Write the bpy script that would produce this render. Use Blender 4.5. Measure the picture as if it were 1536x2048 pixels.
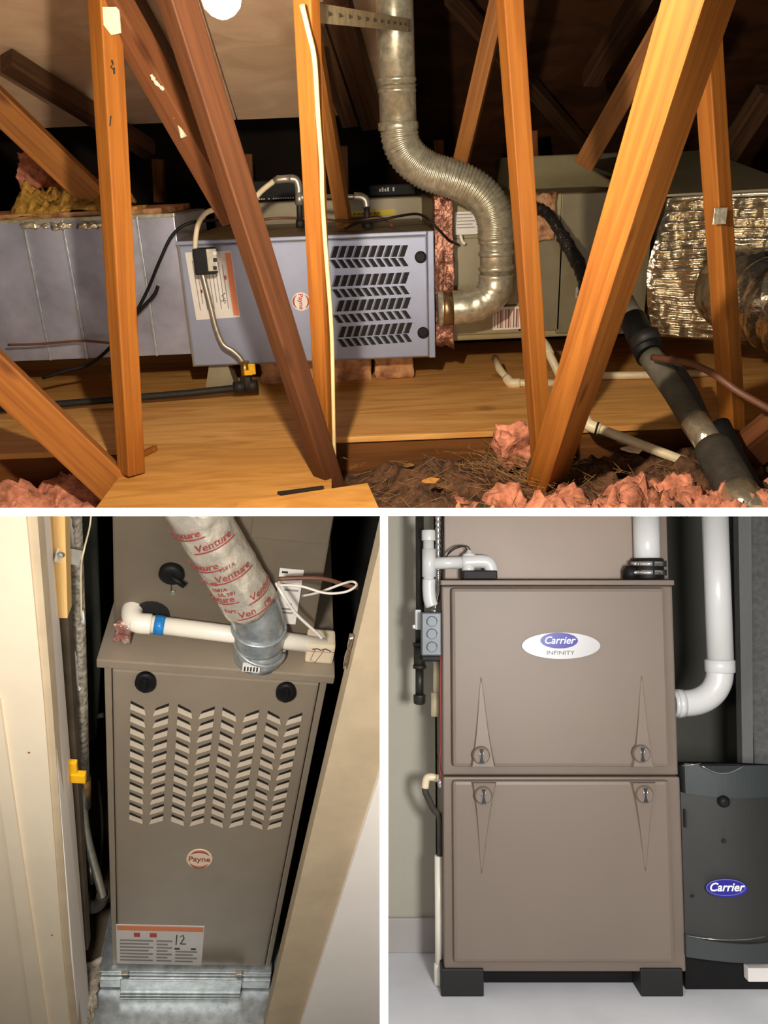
import bpy, bmesh, math, random
from mathutils import Vector, Matrix, noise
V = Vector
random.seed(7)
for o in list(bpy.data.objects): bpy.data.objects.remove(o)
SC = bpy.context.scene; COL = SC.collection

# ---------------------------------------------------------------- camera
FPX = 1600.0                                     # focal length in pixels of the 1536 x 2048 frame
pitch, roll = math.radians(23.0), math.radians(2.4)
CAM = V((0, 0, 0.74))
F = V((0, math.cos(pitch), -math.sin(pitch)))
U0 = V((0, math.sin(pitch), math.cos(pitch))); X0 = V((1, 0, 0))
X = X0*math.cos(roll) - U0*math.sin(roll)
U = X0*math.sin(roll) + U0*math.cos(roll)
cd = bpy.data.cameras.new('camera'); cam = bpy.data.objects.new('camera', cd); COL.objects.link(cam)
cd.sensor_fit = 'VERTICAL'; cd.sensor_height = 24.0; cd.lens = 24.0*FPX/2048.0; cd.clip_start = 0.05
cam.matrix_world = Matrix(((X.x, U.x, -F.x, CAM.x), (X.y, U.y, -F.y, CAM.y), (X.z, U.z, -F.z, CAM.z), (0, 0, 0, 1)))
SC.camera = cam
def camvec(r, u, f): return X*r + U*u + F*f       # a direction given as right / up / forward of the camera

# ---------------------------------------------------------------- world, lights, exposure
w = bpy.data.worlds.new('world'); SC.world = w; w.use_nodes = True
w.node_tree.nodes['Background'].inputs[0].default_value = (1.0, 0.95, 0.9, 1); w.node_tree.nodes['Background'].inputs[1].default_value = 0.03
SC.view_settings.view_transform = 'Standard'; SC.view_settings.look = 'None'; SC.view_settings.gamma = 1.0
SC.view_settings.use_curve_mapping = False; SC.view_settings.exposure = 0.0
def area_lamp(name, pos, target, size, power, color, spread=180):
    l = bpy.data.lights.new(name, 'AREA'); l.shape = 'DISK'; l.size = size; l.energy = power; l.color = color; l.spread = math.radians(spread)
    o = bpy.data.objects.new(name, l); COL.objects.link(o); o.location = pos
    o.rotation_euler = (target-pos).to_track_quat('-Z', 'Y').to_euler(); return o
area_lamp('closet_hall_lamp', CAM+camvec(-.27, -.13, .28), CAM+camvec(-.30, -1.25, 2.0), .16, 11.6, (1, .95, .88), 125)
area_lamp('utility_room_lamp', CAM+camvec(.40, -.13, .35), CAM+camvec(.40, -.50, 2.0), .22, 9.2, (1, .98, .96), 125)
BULB_POWER = 4400.0

# ---------------------------------------------------------------- the three rooms' frames (each has its own upright)
class Room:
    def __init__(s, ex, ey, ez, keep):
        s.ex, s.ey, s.ez = ex.normalized(), ey.normalized(), ez.normalized()
        s.M = Matrix(((s.ex.x, s.ey.x, s.ez.x, CAM.x), (s.ex.y, s.ey.y, s.ez.y, CAM.y), (s.ex.z, s.ey.z, s.ez.z, CAM.z), (0, 0, 0, 1)))
        s.keep = [(s.loc(n), c) for n, c in keep]  # half spaces the room fills: n.p > c
    def loc(s, d): return V((d.dot(s.ex), d.dot(s.ey), d.dot(s.ez)))
    def ray(s, px, py): return s.loc(camvec((px-768)/FPX, (1024-py)/FPX, 1.0))
    def P(s, px, py, x=None, y=None, z=None, d=None):
        r = s.ray(px, py)
        if d is not None: return r*d
        if y is not None: return r*(y/r.y)
        if z is not None: return r*(z/r.z)
        return r*(x/r.x)
EPS = 0.0045
ATTIC = Room(V((1, 0, 0)), V((0, 1, 0)), V((0, 0, 1)), [(U, EPS)])
CLOSET = Room(camvec(.98136, -.10360, .16185), camvec(-.07234, .58108, .81062), camvec(.17803, .80722, -.56276), [(-U, EPS), (-X, EPS)])
t = math.radians(5.1)
UTIL = Room(camvec(1, 0, 0), camvec(0, -math.sin(t), math.cos(t)), camvec(0, math.cos(t), math.sin(t)), [(-U, EPS), (X, EPS)])
ROOM = ATTIC
def use(r):
    global ROOM; ROOM = r

# ---------------------------------------------------------------- mesh helpers
def basis(z, ref):
    z = z.normalized(); x = ref - z*ref.dot(z)
    if x.length < 1e-6: x = V((0, 1, 0)) - z*z.y
    x.normalize(); return x, z.cross(x), z
def smooth_path(pts, k=6):
    pts = [V(p) for p in pts]
    if len(pts) < 3: return pts
    e = [pts[0]*2-pts[1]] + pts + [pts[-1]*2-pts[-2]]; out = []
    for i in range(1, len(e)-2):
        a, b, c, d = e[i-1:i+3]
        for j in range(k):
            t = j/k
            out.append(.5*((2*b)+(c-a)*t+(2*a-5*b+4*c-d)*t*t+(3*b-a-3*c+d)*t**3))
    return out+[pts[-1]]
class G:
    def __init__(s): s.bm = bmesh.new(); s.mi = 0; s.sm = False
    def _f(s, vs):
        try: f = s.bm.faces.new(vs)
        except ValueError: return None
        f.material_index = s.mi; f.smooth = s.sm; return f
    def box(s, c, size, axes=None, bevel=0.0):
        ax = axes or (V((1, 0, 0)), V((0, 1, 0)), V((0, 0, 1))); c = V(c)
        vs = [s.bm.verts.new(c+ax[0]*(size[0]/2*i)+ax[1]*(size[1]/2*j)+ax[2]*(size[2]/2*k)) for i in (-1, 1) for j in (-1, 1) for k in (-1, 1)]
        fs = [s._f([vs[i] for i in q]) for q in ((0, 1, 3, 2), (4, 6, 7, 5), (0, 4, 5, 1), (2, 3, 7, 6), (0, 2, 6, 4), (1, 5, 7, 3))]
        if bevel:
            es = {e for f in fs for e in f.edges}
            r = bmesh.ops.bevel(s.bm, geom=list(es), offset=bevel, segments=2, affect='EDGES', profile=.6)
            for f in r['faces']: f.material_index = s.mi
        return s
    def lohi(s, lo, hi, bevel=0.0):
        lo, hi = V(lo), V(hi); d = hi-lo
        return s.box((lo+hi)/2, (abs(d.x), abs(d.y), abs(d.z)), bevel=bevel)
    def bar(s, p0, p1, wd, th, ref=V((1, 0, 0)), roll=0, bevel=0.0, over=0):
        p0, p1 = V(p0), V(p1); x, y, z = basis(p1-p0, ref); c, n = math.cos(roll), math.sin(roll)
        x, y = x*c+y*n, y*c-x*n
        return s.box((p0+p1)/2, (wd, th, (p1-p0).length+over), (x, y, z), bevel)
    def tube(s, pts, r, n=12, cap=True, rs=None):
        pts = [V(p) for p in pts]; s.sm = True; rings = []; x = None
        for i, p in enumerate(pts):
            d = (pts[min(i+1, len(pts)-1)]-pts[max(i-1, 0)]).normalized()
            if x is None: x, y, _ = basis(d, V((1, 0, 0)) if abs(d.x) < .8 else V((0, 0, 1)))
            x = (x-d*x.dot(d)).normalized(); y = d.cross(x); rr = rs[i] if rs else r
            rings.append([s.bm.verts.new(p+x*(rr*math.cos(2*math.pi*k/n))+y*(rr*math.sin(2*math.pi*k/n))) for k in range(n)])
        for a, b in zip(rings, rings[1:]):
            for k in range(n): s._f([a[k], a[(k+1) % n], b[(k+1) % n], b[k]])
        s.sm = False
        if cap: s._f(rings[0][::-1]); s._f(rings[-1])
        return s
    def lathe(s, p, ax, prof, n=24, flat=False):
        x, y, z = basis(V(ax), V((1, 0, 0)) if abs(V(ax).normalized().x) < .8 else V((0, 0, 1))); p = V(p); rings = []
        s.sm = not flat
        for h, r in prof:
            rings.append([s.bm.verts.new(p+z*h+x*(r*math.cos(2*math.pi*k/n))+y*(r*math.sin(2*math.pi*k/n))) for k in range(n)])
        for a, b in zip(rings, rings[1:]):
            for k in range(n): s._f([a[k], a[(k+1) % n], b[(k+1) % n], b[k]])
        s.sm = False; s._f(rings[0][::-1]); s._f(rings[-1]); return s
    def prism(s, pts, ext):
        ext = V(ext); a = [s.bm.verts.new(V(p)) for p in pts]; b = [s.bm.verts.new(V(p)+ext) for p in pts]; n = len(a)
        s._f(a[::-1]); s._f(b)
        for i in range(n): s._f([a[i], a[(i+1) % n], b[(i+1) % n], b[i]])
        return s
    def hull(s, lo, hi):                           # two rings of equal length joined
        a = [s.bm.verts.new(V(p)) for p in lo]; b = [s.bm.verts.new(V(p)) for p in hi]; n = len(a)
        s._f(a[::-1]); s._f(b)
        for i in range(n): s._f([a[i], a[(i+1) % n], b[(i+1) % n], b[i]])
        return s
    def grid(s, fn, nu, nv, sm=True):
        s.sm = sm; vs = [[s.bm.verts.new(fn(i/nu, j/nv)) for j in range(nv+1)] for i in range(nu+1)]
        for i in range(nu):
            for j in range(nv): s._f([vs[i][j], vs[i+1][j], vs[i+1][j+1], vs[i][j+1]])
        s.sm = False; return s
FRAME = {}
def frame_at(p, x=None, y=None, z=None):
    x, y, z = x or V((1, 0, 0)), y or V((0, 1, 0)), z or V((0, 0, 1))
    return Matrix(((x.x, y.x, z.x, p.x), (x.y, y.y, z.y, p.y), (x.z, y.z, z.z, p.z), (0, 0, 0, 1)))
def place(o, fr, parent):
    FRAME[o.name] = fr
    if parent: o.parent = parent; o.matrix_local = FRAME[parent.name].inverted() @ fr
    else: o.matrix_world = ROOM.M @ fr
def tag(o, label=None, cat=None, group=None, kind=None):
    if label: o['label'] = label
    if cat: o['category'] = cat
    if group: o['group'] = group
    if kind: o['kind'] = kind
    return o
def obj(name, g, m, parent=None, label=None, cat=None, group=None, kind=None, fr=None, flip=True):
    bm = g.bm
    if flip: bmesh.ops.recalc_face_normals(bm, faces=bm.faces[:])
    for n, c in ROOM.keep:
        if any(v.co.dot(n) < c for v in bm.verts):
            r = bmesh.ops.bisect_plane(bm, geom=bm.verts[:]+bm.edges[:]+bm.faces[:], plane_co=n*c, plane_no=n, clear_inner=True)
            es = [e for e in r['geom_cut'] if isinstance(e, bmesh.types.BMEdge)]
            if es:
                try: bmesh.ops.holes_fill(bm, edges=es, sides=0)
                except Exception: pass
    if fr is None and len(bm.verts):
        lo = V([min(v.co[i] for v in bm.verts) for i in range(3)]); hi = V([max(v.co[i] for v in bm.verts) for i in range(3)])
        fr = frame_at(V(((lo.x+hi.x)/2, (lo.y+hi.y)/2, lo.z if not parent else (lo.z+hi.z)/2)))
    bmesh.ops.transform(bm, matrix=fr.inverted(), verts=bm.verts[:])
    me = bpy.data.meshes.new(name); bm.to_mesh(me); bm.free()
    for x in (m if isinstance(m, (list, tuple)) else [m]): me.materials.append(x)
    o = bpy.data.objects.new(name, me); COL.objects.link(o); place(o, fr, parent)
    return tag(o, label, cat, group, kind)
def thing(name, label, cat, p, group=None, kind=None):
    o = bpy.data.objects.new(name, None); COL.objects.link(o); o.empty_display_size = .05
    place(o, frame_at(V(p)), None); return tag(o, label, cat, group, kind)
def dup(o, fr, parent):
    c = o.copy(); COL.objects.link(c); place(c, fr, parent); return c
def text(s, p, xd, yd, h, m, parent, name='lettering', shear=0.0, wide=1.0, ext=.0004, bold=0.0):
    cu = bpy.data.curves.new(name, 'FONT'); cu.body = s; cu.align_x = 'CENTER'; cu.align_y = 'CENTER'; cu.size = h; cu.shear = shear; cu.extrude = ext; cu.offset = bold; cu.resolution_u = 3
    to = bpy.data.objects.new('tmp_text', cu); COL.objects.link(to); me = bpy.data.meshes.new_from_object(to)
    bpy.data.objects.remove(to); me.name = name
    for v in me.vertices: v.co.x *= wide
    me.materials.clear(); me.materials.append(m)
    o = bpy.data.objects.new(name, me); COL.objects.link(o)
    xd, yd = xd.normalized(), yd.normalized(); place(o, frame_at(V(p), xd, yd, xd.cross(yd)), parent); return o

# ---------------------------------------------------------------- materials
def lin(c): return tuple(((x/255+.055)/1.055)**2.4 if x > 10 else x/255/12.92 for x in c)+(1,)
def mat(name, rgb, rough=.5, metal=0.0, var=.12, scale=18, bump=0.0, bscale=60, stretch=None, emit=None, spec=.5, dark=None, coat=0):
    m = bpy.data.materials.new(name); m.use_nodes = True; nt = m.node_tree; b = nt.nodes['Principled BSDF']; L = nt.links
    b.inputs['Roughness'].default_value = rough; b.inputs['Metallic'].default_value = metal; b.inputs['Specular IOR Level'].default_value = spec
    b.inputs['Coat Weight'].default_value = coat
    c = lin(rgb); b.inputs['Base Color'].default_value = c
    if emit: b.inputs['Emission Color'].default_value = c; b.inputs['Emission Strength'].default_value = emit; return m
    tc = nt.nodes.new('ShaderNodeTexCoord'); mp = nt.nodes.new('ShaderNodeMapping'); L.new(tc.outputs['Object'], mp.inputs[0])
    if stretch: mp.inputs['Scale'].default_value = stretch
    if var:
        n = nt.nodes.new('ShaderNodeTexNoise'); n.inputs['Scale'].default_value = scale; n.inputs['Detail'].default_value = 6; n.inputs['Roughness'].default_value = .6
        L.new(mp.outputs[0], n.inputs['Vector'])
        r = nt.nodes.new('ShaderNodeValToRGB'); r.color_ramp.elements[0].position = .32; r.color_ramp.elements[1].position = .68
        d = lin(dark) if dark else tuple(x*(1-var*1.6) for x in c[:3])+(1,)
        r.color_ramp.elements[0].color = d; r.color_ramp.elements[1].color = tuple(min(1, x*(1+var)) for x in c[:3])+(1,)
        L.new(n.outputs['Fac'], r.inputs[0]); L.new(r.outputs[0], b.inputs['Base Color'])
    if bump:
        n2 = nt.nodes.new('ShaderNodeTexNoise'); n2.inputs['Scale'].default_value = bscale; n2.inputs['Detail'].default_value = 5
        L.new(mp.outputs[0], n2.inputs['Vector']); bp = nt.nodes.new('ShaderNodeBump'); bp.inputs['Strength'].default_value = bump; bp.inputs['Distance'].default_value = .01
        L.new(n2.outputs['Fac'], bp.inputs['Height']); L.new(bp.outputs[0], b.inputs['Normal'])
    return m
def wood(name, rgb, dark, grain=(55, 55, 2.2), rough=.6, knots=True, bands=.5):
    m = bpy.data.materials.new(name); m.use_nodes = True; nt = m.node_tree; b = nt.nodes['Principled BSDF']; L = nt.links
    b.inputs['Roughness'].default_value = rough; b.inputs['Specular IOR Level'].default_value = .3
    tc = nt.nodes.new('ShaderNodeTexCoord'); mp = nt.nodes.new('ShaderNodeMapping'); mp.inputs['Scale'].default_value = grain; L.new(tc.outputs['Object'], mp.inputs[0])
    n = nt.nodes.new('ShaderNodeTexNoise'); n.inputs['Scale'].default_value = 1.0; n.inputs['Detail'].default_value = 7; n.inputs['Distortion'].default_value = 1.2; L.new(mp.outputs[0], n.inputs['Vector'])
    r = nt.nodes.new('ShaderNodeValToRGB'); e = r.color_ramp.elements; e[0].position = .28; e[0].color = lin(dark); e[1].position = .62; e[1].color = lin(rgb)
    L.new(n.outputs['Fac'], r.inputs[0]); out = r.outputs[0]
    if knots:
        v = nt.nodes.new('ShaderNodeTexVoronoi'); v.inputs['Scale'].default_value = 1.0; mp2 = nt.nodes.new('ShaderNodeMapping'); mp2.inputs['Scale'].default_value = tuple(max(3.0, g*.16) for g in grain)
        L.new(tc.outputs['Object'], mp2.inputs[0]); L.new(mp2.outputs[0], v.inputs['Vector'])
        kr = nt.nodes.new('ShaderNodeValToRGB'); kr.color_ramp.elements[0].position = .05; kr.color_ramp.elements[0].color = (.35, .25, .18, 1); kr.color_ramp.elements[1].position = .14; kr.color_ramp.elements[1].color = (1, 1, 1, 1)
        L.new(v.outputs['Distance'], kr.inputs[0]); mx = nt.nodes.new('ShaderNodeMix'); mx.data_type = 'RGBA'; mx.blend_type = 'MULTIPLY'; mx.inputs[0].default_value = .8
        L.new(out, mx.inputs[6]); L.new(kr.outputs[0], mx.inputs[7]); out = mx.outputs[2]
    L.new(out, b.inputs['Base Color'])
    bp = nt.nodes.new('ShaderNodeBump'); bp.inputs['Strength'].default_value = .15; bp.inputs['Distance'].default_value = .004; L.new(n.outputs['Fac'], bp.inputs['Height']); L.new(bp.outputs[0], b.inputs['Normal'])
    return m
def tape_print(name):                              # silver foil tape with rows of red print
    m = mat(name, (196, 190, 178), .3, .55, .12, 40, .35, 45)
    return m
M = {}
M['fir'] = wood('fir lumber', (158, 96, 34), (126, 70, 22))
M['fir_dim'] = wood('old fir lumber', (116, 70, 40), (86, 50, 28))  # darker, browner copy of the fir colour
M['fir_mid'] = wood('aged fir lumber', (164, 104, 44), (122, 72, 26))
M['fir_dark'] = wood('shaded fir lumber', (92, 54, 30), (66, 38, 20))  # fir darkened: the diagonal web's shade is put into its colour
M['fir_rear'] = wood('rear fir lumber', (150, 86, 38), (84, 46, 20), knots=False)
M['rafter'] = wood('dark rafter lumber', (96, 66, 44), (60, 40, 28), knots=False)  # shadowed look of the rear rafters put into a dark brown
M['ply'] = wood('plywood sheet', (216, 156, 80), (186, 126, 56), grain=(4, 22, 22))
M['ply_far'] = wood('plywood deck', (238, 180, 104), (204, 140, 70), grain=(3, 20, 20))
M['ply_pale'] = wood('pale plywood offcut', (226, 164, 84), (196, 130, 58), grain=(5, 16, 16), knots=False)
M['board'] = wood('joist board', (118, 72, 30), (84, 48, 18), grain=(2.5, 40, 40))
M['roof'] = wood('roof sheathing', (236, 200, 164), (210, 172, 136), grain=(4, 9, 9), knots=False)
M['roof_far'] = wood('far roof sheathing', (84, 50, 26), (52, 30, 16), grain=(4, 9, 9), knots=False)  # same sheathing, with the shadow of the far side put into its colour
M['void'] = mat('dark far wall', (40, 28, 18), .9, 0, .3, 4)  # near black colour stands in for the unlit depth of the attic
M['furn'] = mat('attic furnace enamel', (150, 156, 180), .36, .15, .04, 8, .02, 200)
M['furn_top'] = mat('furnace case steel', (150, 138, 112), .45, .2, .08, 10)
M['coil'] = mat('coil case steel', (152, 138, 100), .5, .2, .08, 9)
M['coil_dark'] = mat('coil case panel', (120, 110, 84), .5, .2, .1, 9)
M['sheet'] = mat('duct sheet metal', (174, 174, 192), .34, .45, .22, 5, .06, 14)
M['galv'] = mat('galvanised steel', (196, 188, 164), .3, .6, .22, 55, .05, 40)
M['galv_cool'] = mat('bright galvanised steel', (182, 188, 190), .34, .6, .2, 40, .05, 40)
M['zinc'] = mat('zinc conduit', (186, 180, 166), .36, .7, .12, 60)
M['foil'] = mat('crinkled foil', (206, 192, 166), .24, .92, .15, 30, .9, 26)
M['foil_tape'] = mat('foil tape', (224, 212, 184), .28, .8, .12, 30, .5, 40)
M['black'] = mat('black plastic', (20, 19, 19), .55, 0, .15, 40, spec=.25)
M['rubber'] = mat('black rubber', (34, 31, 29), .6, 0, .2, 40, .1, 120)
M['foam'] = mat('black pipe foam', (62, 56, 48), .75, 0, .25, 22, .3, 50)
M['slot'] = mat('dark slot', (22, 20, 18), .8, 0, 0)
M['kraft'] = mat('kraft paper', (196, 146, 98), .7, 0, .25, 18, .6, 22, dark=(120, 66, 42))
M['pink'] = mat('pink fibreglass', (224, 146, 116), .95, 0, .3, 26, .9, 60, dark=(140, 84, 60))
M['dirt'] = mat('dusty fibreglass', (112, 76, 50), .95, 0, .3, 34, 1, 70, dark=(46, 32, 20))
M['straw'] = mat('straw', (150, 112, 64), .8, 0, .25, 40)
M['yellow_fib'] = mat('yellow fibreglass', (196, 150, 60), .95, 0, .3, 30, .9, 50, dark=(96, 66, 24))
M['pvc'] = mat('white pvc', (240, 232, 216), .32, 0, .04, 12)
M['pvc_cream'] = mat('cream pvc', (232, 214, 178), .38, 0, .06, 20)
M['cream_wire'] = mat('cream cable', (230, 204, 146), .5, 0, .08, 30)
M['white_wire'] = mat('white wire', (232, 224, 212), .45, 0, .04, 30)
M['brown_wire'] = mat('brown cable', (104, 64, 44), .5, 0, .1, 40)
M['yellow'] = mat('yellow handle', (244, 186, 20), .4, 0, .06, 30)
M['sticker'] = mat('white sticker', (232, 226, 220), .5, 0, .03, 20)
M['sticker_warm'] = mat('peach sticker', (246, 216, 192), .5, 0, .03, 20)
M['orange'] = mat('orange print', (238, 140, 92), .5, 0, 0)
M['red'] = mat('red print', (196, 62, 52), .5, 0, 0)
M['brown_print'] = mat('brown print', (150, 84, 60), .5, 0, 0)
M['ink'] = mat('ink', (40, 36, 36), .6, 0, 0)
M['grey_print'] = mat('grey print', (150, 146, 142), .6, 0, 0)
M['yellow_sticker'] = mat('yellow sticker', (236, 206, 20), .5, 0, .04, 20)
M['bulb'] = mat('lit bulb', (255, 239, 214), .3, 0, 0, emit=BULB_POWER)

# ================================================================ added boards: white gutters between the three views, edge on, keeping light apart
M['white'] = mat('white paint', (250, 249, 246), .55, 0, .01, 10)
def divider(name, r0, r1, u0, u1, f0=.68, f1=4.6):
    g = G(); vs = [CAM+camvec(r, u, f) for r in (r0, r1) for u in (u0, u1) for f in (f0, f1)]
    bv = [g.bm.verts.new(v) for v in vs]
    for q in ((0, 1, 3, 2), (4, 6, 7, 5), (0, 4, 5, 1), (2, 3, 7, 6), (0, 2, 6, 4), (1, 5, 7, 3)): g._f([bv[i] for i in q])
    global ROOM
    sv = ROOM; ROOM = Room(V((1, 0, 0)), V((0, 1, 0)), V((0, 0, 1)), [])
    for v in g.bm.verts: v.co -= CAM
    o = obj(name, g, M['white'], kind='structure'); ROOM = sv; return o
divider('ceiling', -2.6, 2.6, -.0034, .0034)
divider('wall_middle', -.0034, .0034, -3.2, -.0035)

# ================================================================ ATTIC
use(ATTIC); A = ATTIC.P
ZP, ZF = -.66, -.74                               # platform top, attic floor (camera at 0)
Y0 = 1.85                                         # plane of the truss
# floor: joist, plywood sheets as panels
fl = thing('floor', None, None, (0, 2.4, ZF), kind='structure')
xs = A(642, 870, z=ZP).x
def sheet(x0, x1, y0, y1, z, m, th=.016, name='plywood_panel'):
    return obj(name, G().lohi((x0, y0, z-th), (x1, y1, z), bevel=.002), m, fl)
yf = A(850, 868, z=ZP).y
sheet(xs+.003, 2.2, yf, 3.3, ZP, M['ply_far']); sheet(-2.2, xs-.003, yf-.02, 3.3, ZP, M['ply_far'])
obj('joist', G().lohi((xs+.02, yf+.012, ZF-.1), (2.2, yf+.05, ZP-.018), bevel=.002), M['board'], fl)
obj('joist', G().lohi((-2.2, yf+.0, ZF-.1), (xs-.02, yf+.04, ZP-.018), bevel=.002), M['board'], fl)
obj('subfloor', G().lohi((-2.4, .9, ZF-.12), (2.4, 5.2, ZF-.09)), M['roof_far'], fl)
wk = [A(p[0], p[1], z=ZP+.001) for p in ((288, 888), (662, 880), (664, 1018), (190, 1018))]
obj('plywood_panel', G().prism([p-V((0, 0, .016)) for p in wk], (0, 0, .016)), M['ply'], fl)
wk = [A(p[0], p[1], z=ZP+.017) for p in ((480, 1005), (735, 966), (762, 1026), (460, 1026))]
o = obj('plywood_offcut', G().prism([p-V((0, 0, .015)) for p in wk], (0, 0, .015)), M['ply_pale'], label='pale plywood offcut lying at the foot of the crossed truss webs', cat='plywood')
# roof deck with rafters, far walls
def roofpt(x, s): return V((x, 2.92+s*.48, .475-s*.27))
def roofy(px, py, k=.97):
    a, b = roofpt(0, 0), roofpt(0, 1); n = V((0, b.z-a.z, -(b.y-a.y))); r = A(px, py, d=1.0); return a.dot(n)/r.dot(n)*r.y*k
rf = thing('ceiling_slope', None, None, (0, 3, .5), kind='structure')
rf.name = 'trim_1'; FRAME['trim_1'] = FRAME['ceiling_slope']
for i, (a, b) in enumerate(((-2.3, -1.35), (-1.345, -.5), (-.495, .1))):
    p = [roofpt(a, -1.2), roofpt(b, -1.2), roofpt(b, 1.0), roofpt(a, 1.0)]
    obj('sheathing_panel', G().prism(p, (0, .01, .02)), M['roof'], rf)
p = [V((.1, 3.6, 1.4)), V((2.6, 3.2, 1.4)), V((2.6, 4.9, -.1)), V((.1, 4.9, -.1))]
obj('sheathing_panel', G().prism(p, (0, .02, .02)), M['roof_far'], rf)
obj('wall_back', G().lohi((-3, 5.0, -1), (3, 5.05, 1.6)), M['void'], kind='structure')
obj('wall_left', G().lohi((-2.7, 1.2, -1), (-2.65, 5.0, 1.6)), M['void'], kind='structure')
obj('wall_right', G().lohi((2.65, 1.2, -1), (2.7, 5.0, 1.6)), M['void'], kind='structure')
def rafter(p, q, yp, yq, wd=.05, th=.1, m='rafter', label=None, grp=None, name='roof_rafter', rl=0):
    return beam(name, label, A(*p, y=yp), A(*q, y=yq), wd, th, rl, m, 'rafter', grp)
def beam(name, label, p0, p1, wd, th, rl=0.0, m='fir', cat='beam', group=None):
    p0, p1 = V(p0), V(p1)
    if p0.z > p1.z: p0, p1 = p1, p0
    if name.startswith('truss') and p1.z > .16*p1.y: p1 = p1+(p1-p0).normalized()*.4
    x, y, z = basis(p1-p0, V((1, 0, 0))); rl = math.radians(rl); c, s = math.cos(rl), math.sin(rl)
    xx, yy = x*c+y*s, y*c-x*s
    return obj(name, G().box((p0+p1)/2, (wd, th, (p1-p0).length), (xx, yy, z), .003), M[m], label=label, cat=cat, group=group, fr=frame_at(p0, xx, yy, z))
# truss members
b1 = beam('truss_post', 'upright fir post in front of the bare duct, pencil mark near its top', A(263, 945, y=Y0), A(207, -20, y=Y0), .048, .046, 50)
b2 = beam('truss_brace', 'slanting fir web at bottom of the picture in front of the bare duct', A(232, 975, y=Y0), A(-120, 640, y=Y0-.02), .088, .04, 12)
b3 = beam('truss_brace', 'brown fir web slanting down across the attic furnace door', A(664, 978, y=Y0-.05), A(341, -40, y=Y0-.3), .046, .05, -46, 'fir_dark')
b4 = beam('truss_post', 'upright fir post with a cream cable running down it', A(656, 990, y=Y0+.04), A(612, -20, y=Y0-.3), .035, .032, -27)
b5 = beam('truss_brace', 'short brown web with white paint smears meeting the upright post top', A(474, 438, y=Y0+.10), A(226, 0, y=Y0+.0), .058, .05, -30, 'fir_dim')
b6 = beam('truss_post', 'upright fir post between the steel vent pipe and the widest brace', A(1086, 955, y=Y0), A(1017, -20, y=Y0-.06), .040, .046, 13)
b7 = beam('truss_brace', 'widest bright orange fir brace leaning over the foil wrapped duct', A(1092, 965, y=Y0-.02), A(1412, -40, y=1.2), .056, .115, -43)
b8 = beam('truss_post', 'upright fir post in front of the foil wrapped duct with tape on it', A(1468, 900, y=Y0+.1), A(1408, -20, y=Y0+.1), .044, .046, -60, 'fir')
beam('truss_brace', 'thin fir web behind the cabled post', A(690, 452, y=2.75), A(628, 90, y=2.6), .045, .04, -15, 'fir_mid')
beam('truss_brace', 'thin fir web leaning behind the post beside the vent pipe', A(918, 340, y=2.75), A(1000, -10, y=2.6), .048, .04, -20, 'fir_mid')
beam('truss_brace', 'rear fir web ending on the olive coil case', A(1168, 330, y=3.0), A(1345, 20, y=2.8), .07, .05, -25, 'fir_mid')
beam('truss_brace', 'rear fir web ending on the fibreglass pile', A(190, 395, y=2.75), A(-30, 185, y=2.6), .085, .05, 15, 'fir_mid')
beam('truss_brace', 'dark orange fir block at lower edge beside the foam pipe', A(1462, 930, y=Y0+.06), A(1600, 820, y=Y0-.05), .1, .05, 0, 'fir_dim')
for px, py0, py1, ww, nm in ((320, 405, 318, .05, 'above the bare duct'), (498, 400, 308, .05, 'above the sloping conduit'), (689, 400, 292, .045, 'above the small conduit elbow'), (881, 345, 280, .045, 'above the corrugated vent pipe bend'), (1066, 350, 262, .05, 'above the olive plenum box')):
    beam('wall_stud', 'short far stud in the dark eave '+nm, A(px, py0, y=3.9), A(px-4, py1, y=3.9), ww, .04, 0, 'fir_rear', 'stud', 'far studs in the dark eave')
rafter((700, 235), (630, 30), roofy(700, 235), roofy(630, 30), .06, .08, label='dark rafter behind the cabled post')
rafter((745, 240), (672, 0), roofy(745, 240), roofy(672, 0), .08, .08, label='dark rafter beside the steel vent pipe')
rafter((12, 120), (300, 300), roofy(12, 120), roofy(300, 300), .06, .06, label='dark rafter under the roof deck above the fibreglass pile')
rafter((395, 250), (250, -10), roofy(395, 250), roofy(250, -10), .08, .06, label='dark rafter behind the lit bulb')
rafter((1180, 160), (1290, -20), 3.5, 3.1, .06, .06, label='dark rafter above the olive coil case')
rafter((1200, 330), (900, -10), 4.6, 3.7, .06, .06, label='dim far rafter crossing behind the vent pipe')
rafter((1536, 180), (1440, 330), 3.4, 3.6, .08, .06, label='dim rafter above the foil wrapped duct')
# paint smears and pencil on beams, tape
def on_beam(name, b, g, m): return obj(name, g, M[m], b)
def smear(r, pts, y, rad, m, parent, name):
    g = G(); pp = smooth_path([r.P(px, py, y=y) for px, py in pts], 4); g.tube(pp, rad, 6, rs=[rad*(.5+random.random()) for _ in pp]); return obj(name, g, M[m], parent)
M['paint'] = mat('white paint smear', (214, 204, 176), .7, 0, .3, 60, .5, 80)
smear(ATTIC, ((302, 150), (312, 165), (328, 180)), Y0-.0, .005, 'paint', b5, 'paint_smear')
smear(ATTIC, ((338, 195), (352, 235), (368, 275)), Y0+.03, .006, 'paint', b5, 'paint_smear')
for q in (((224, 120), (227, 128), (222, 133), (229, 140)), ((229, 135), (229, 148)), ((222, 232), (220, 252))):
    obj('pencil_mark', G().tube([A(px, py, y=Y0-.031) for px, py in q], .0012, 5), M['ink'], b1)
p = A(1440, 432, y=Y0+.055)
obj('tape_patch', G().box(p, (.03, .003, .035), bevel=.001), M['foil_tape'], b8)
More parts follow.
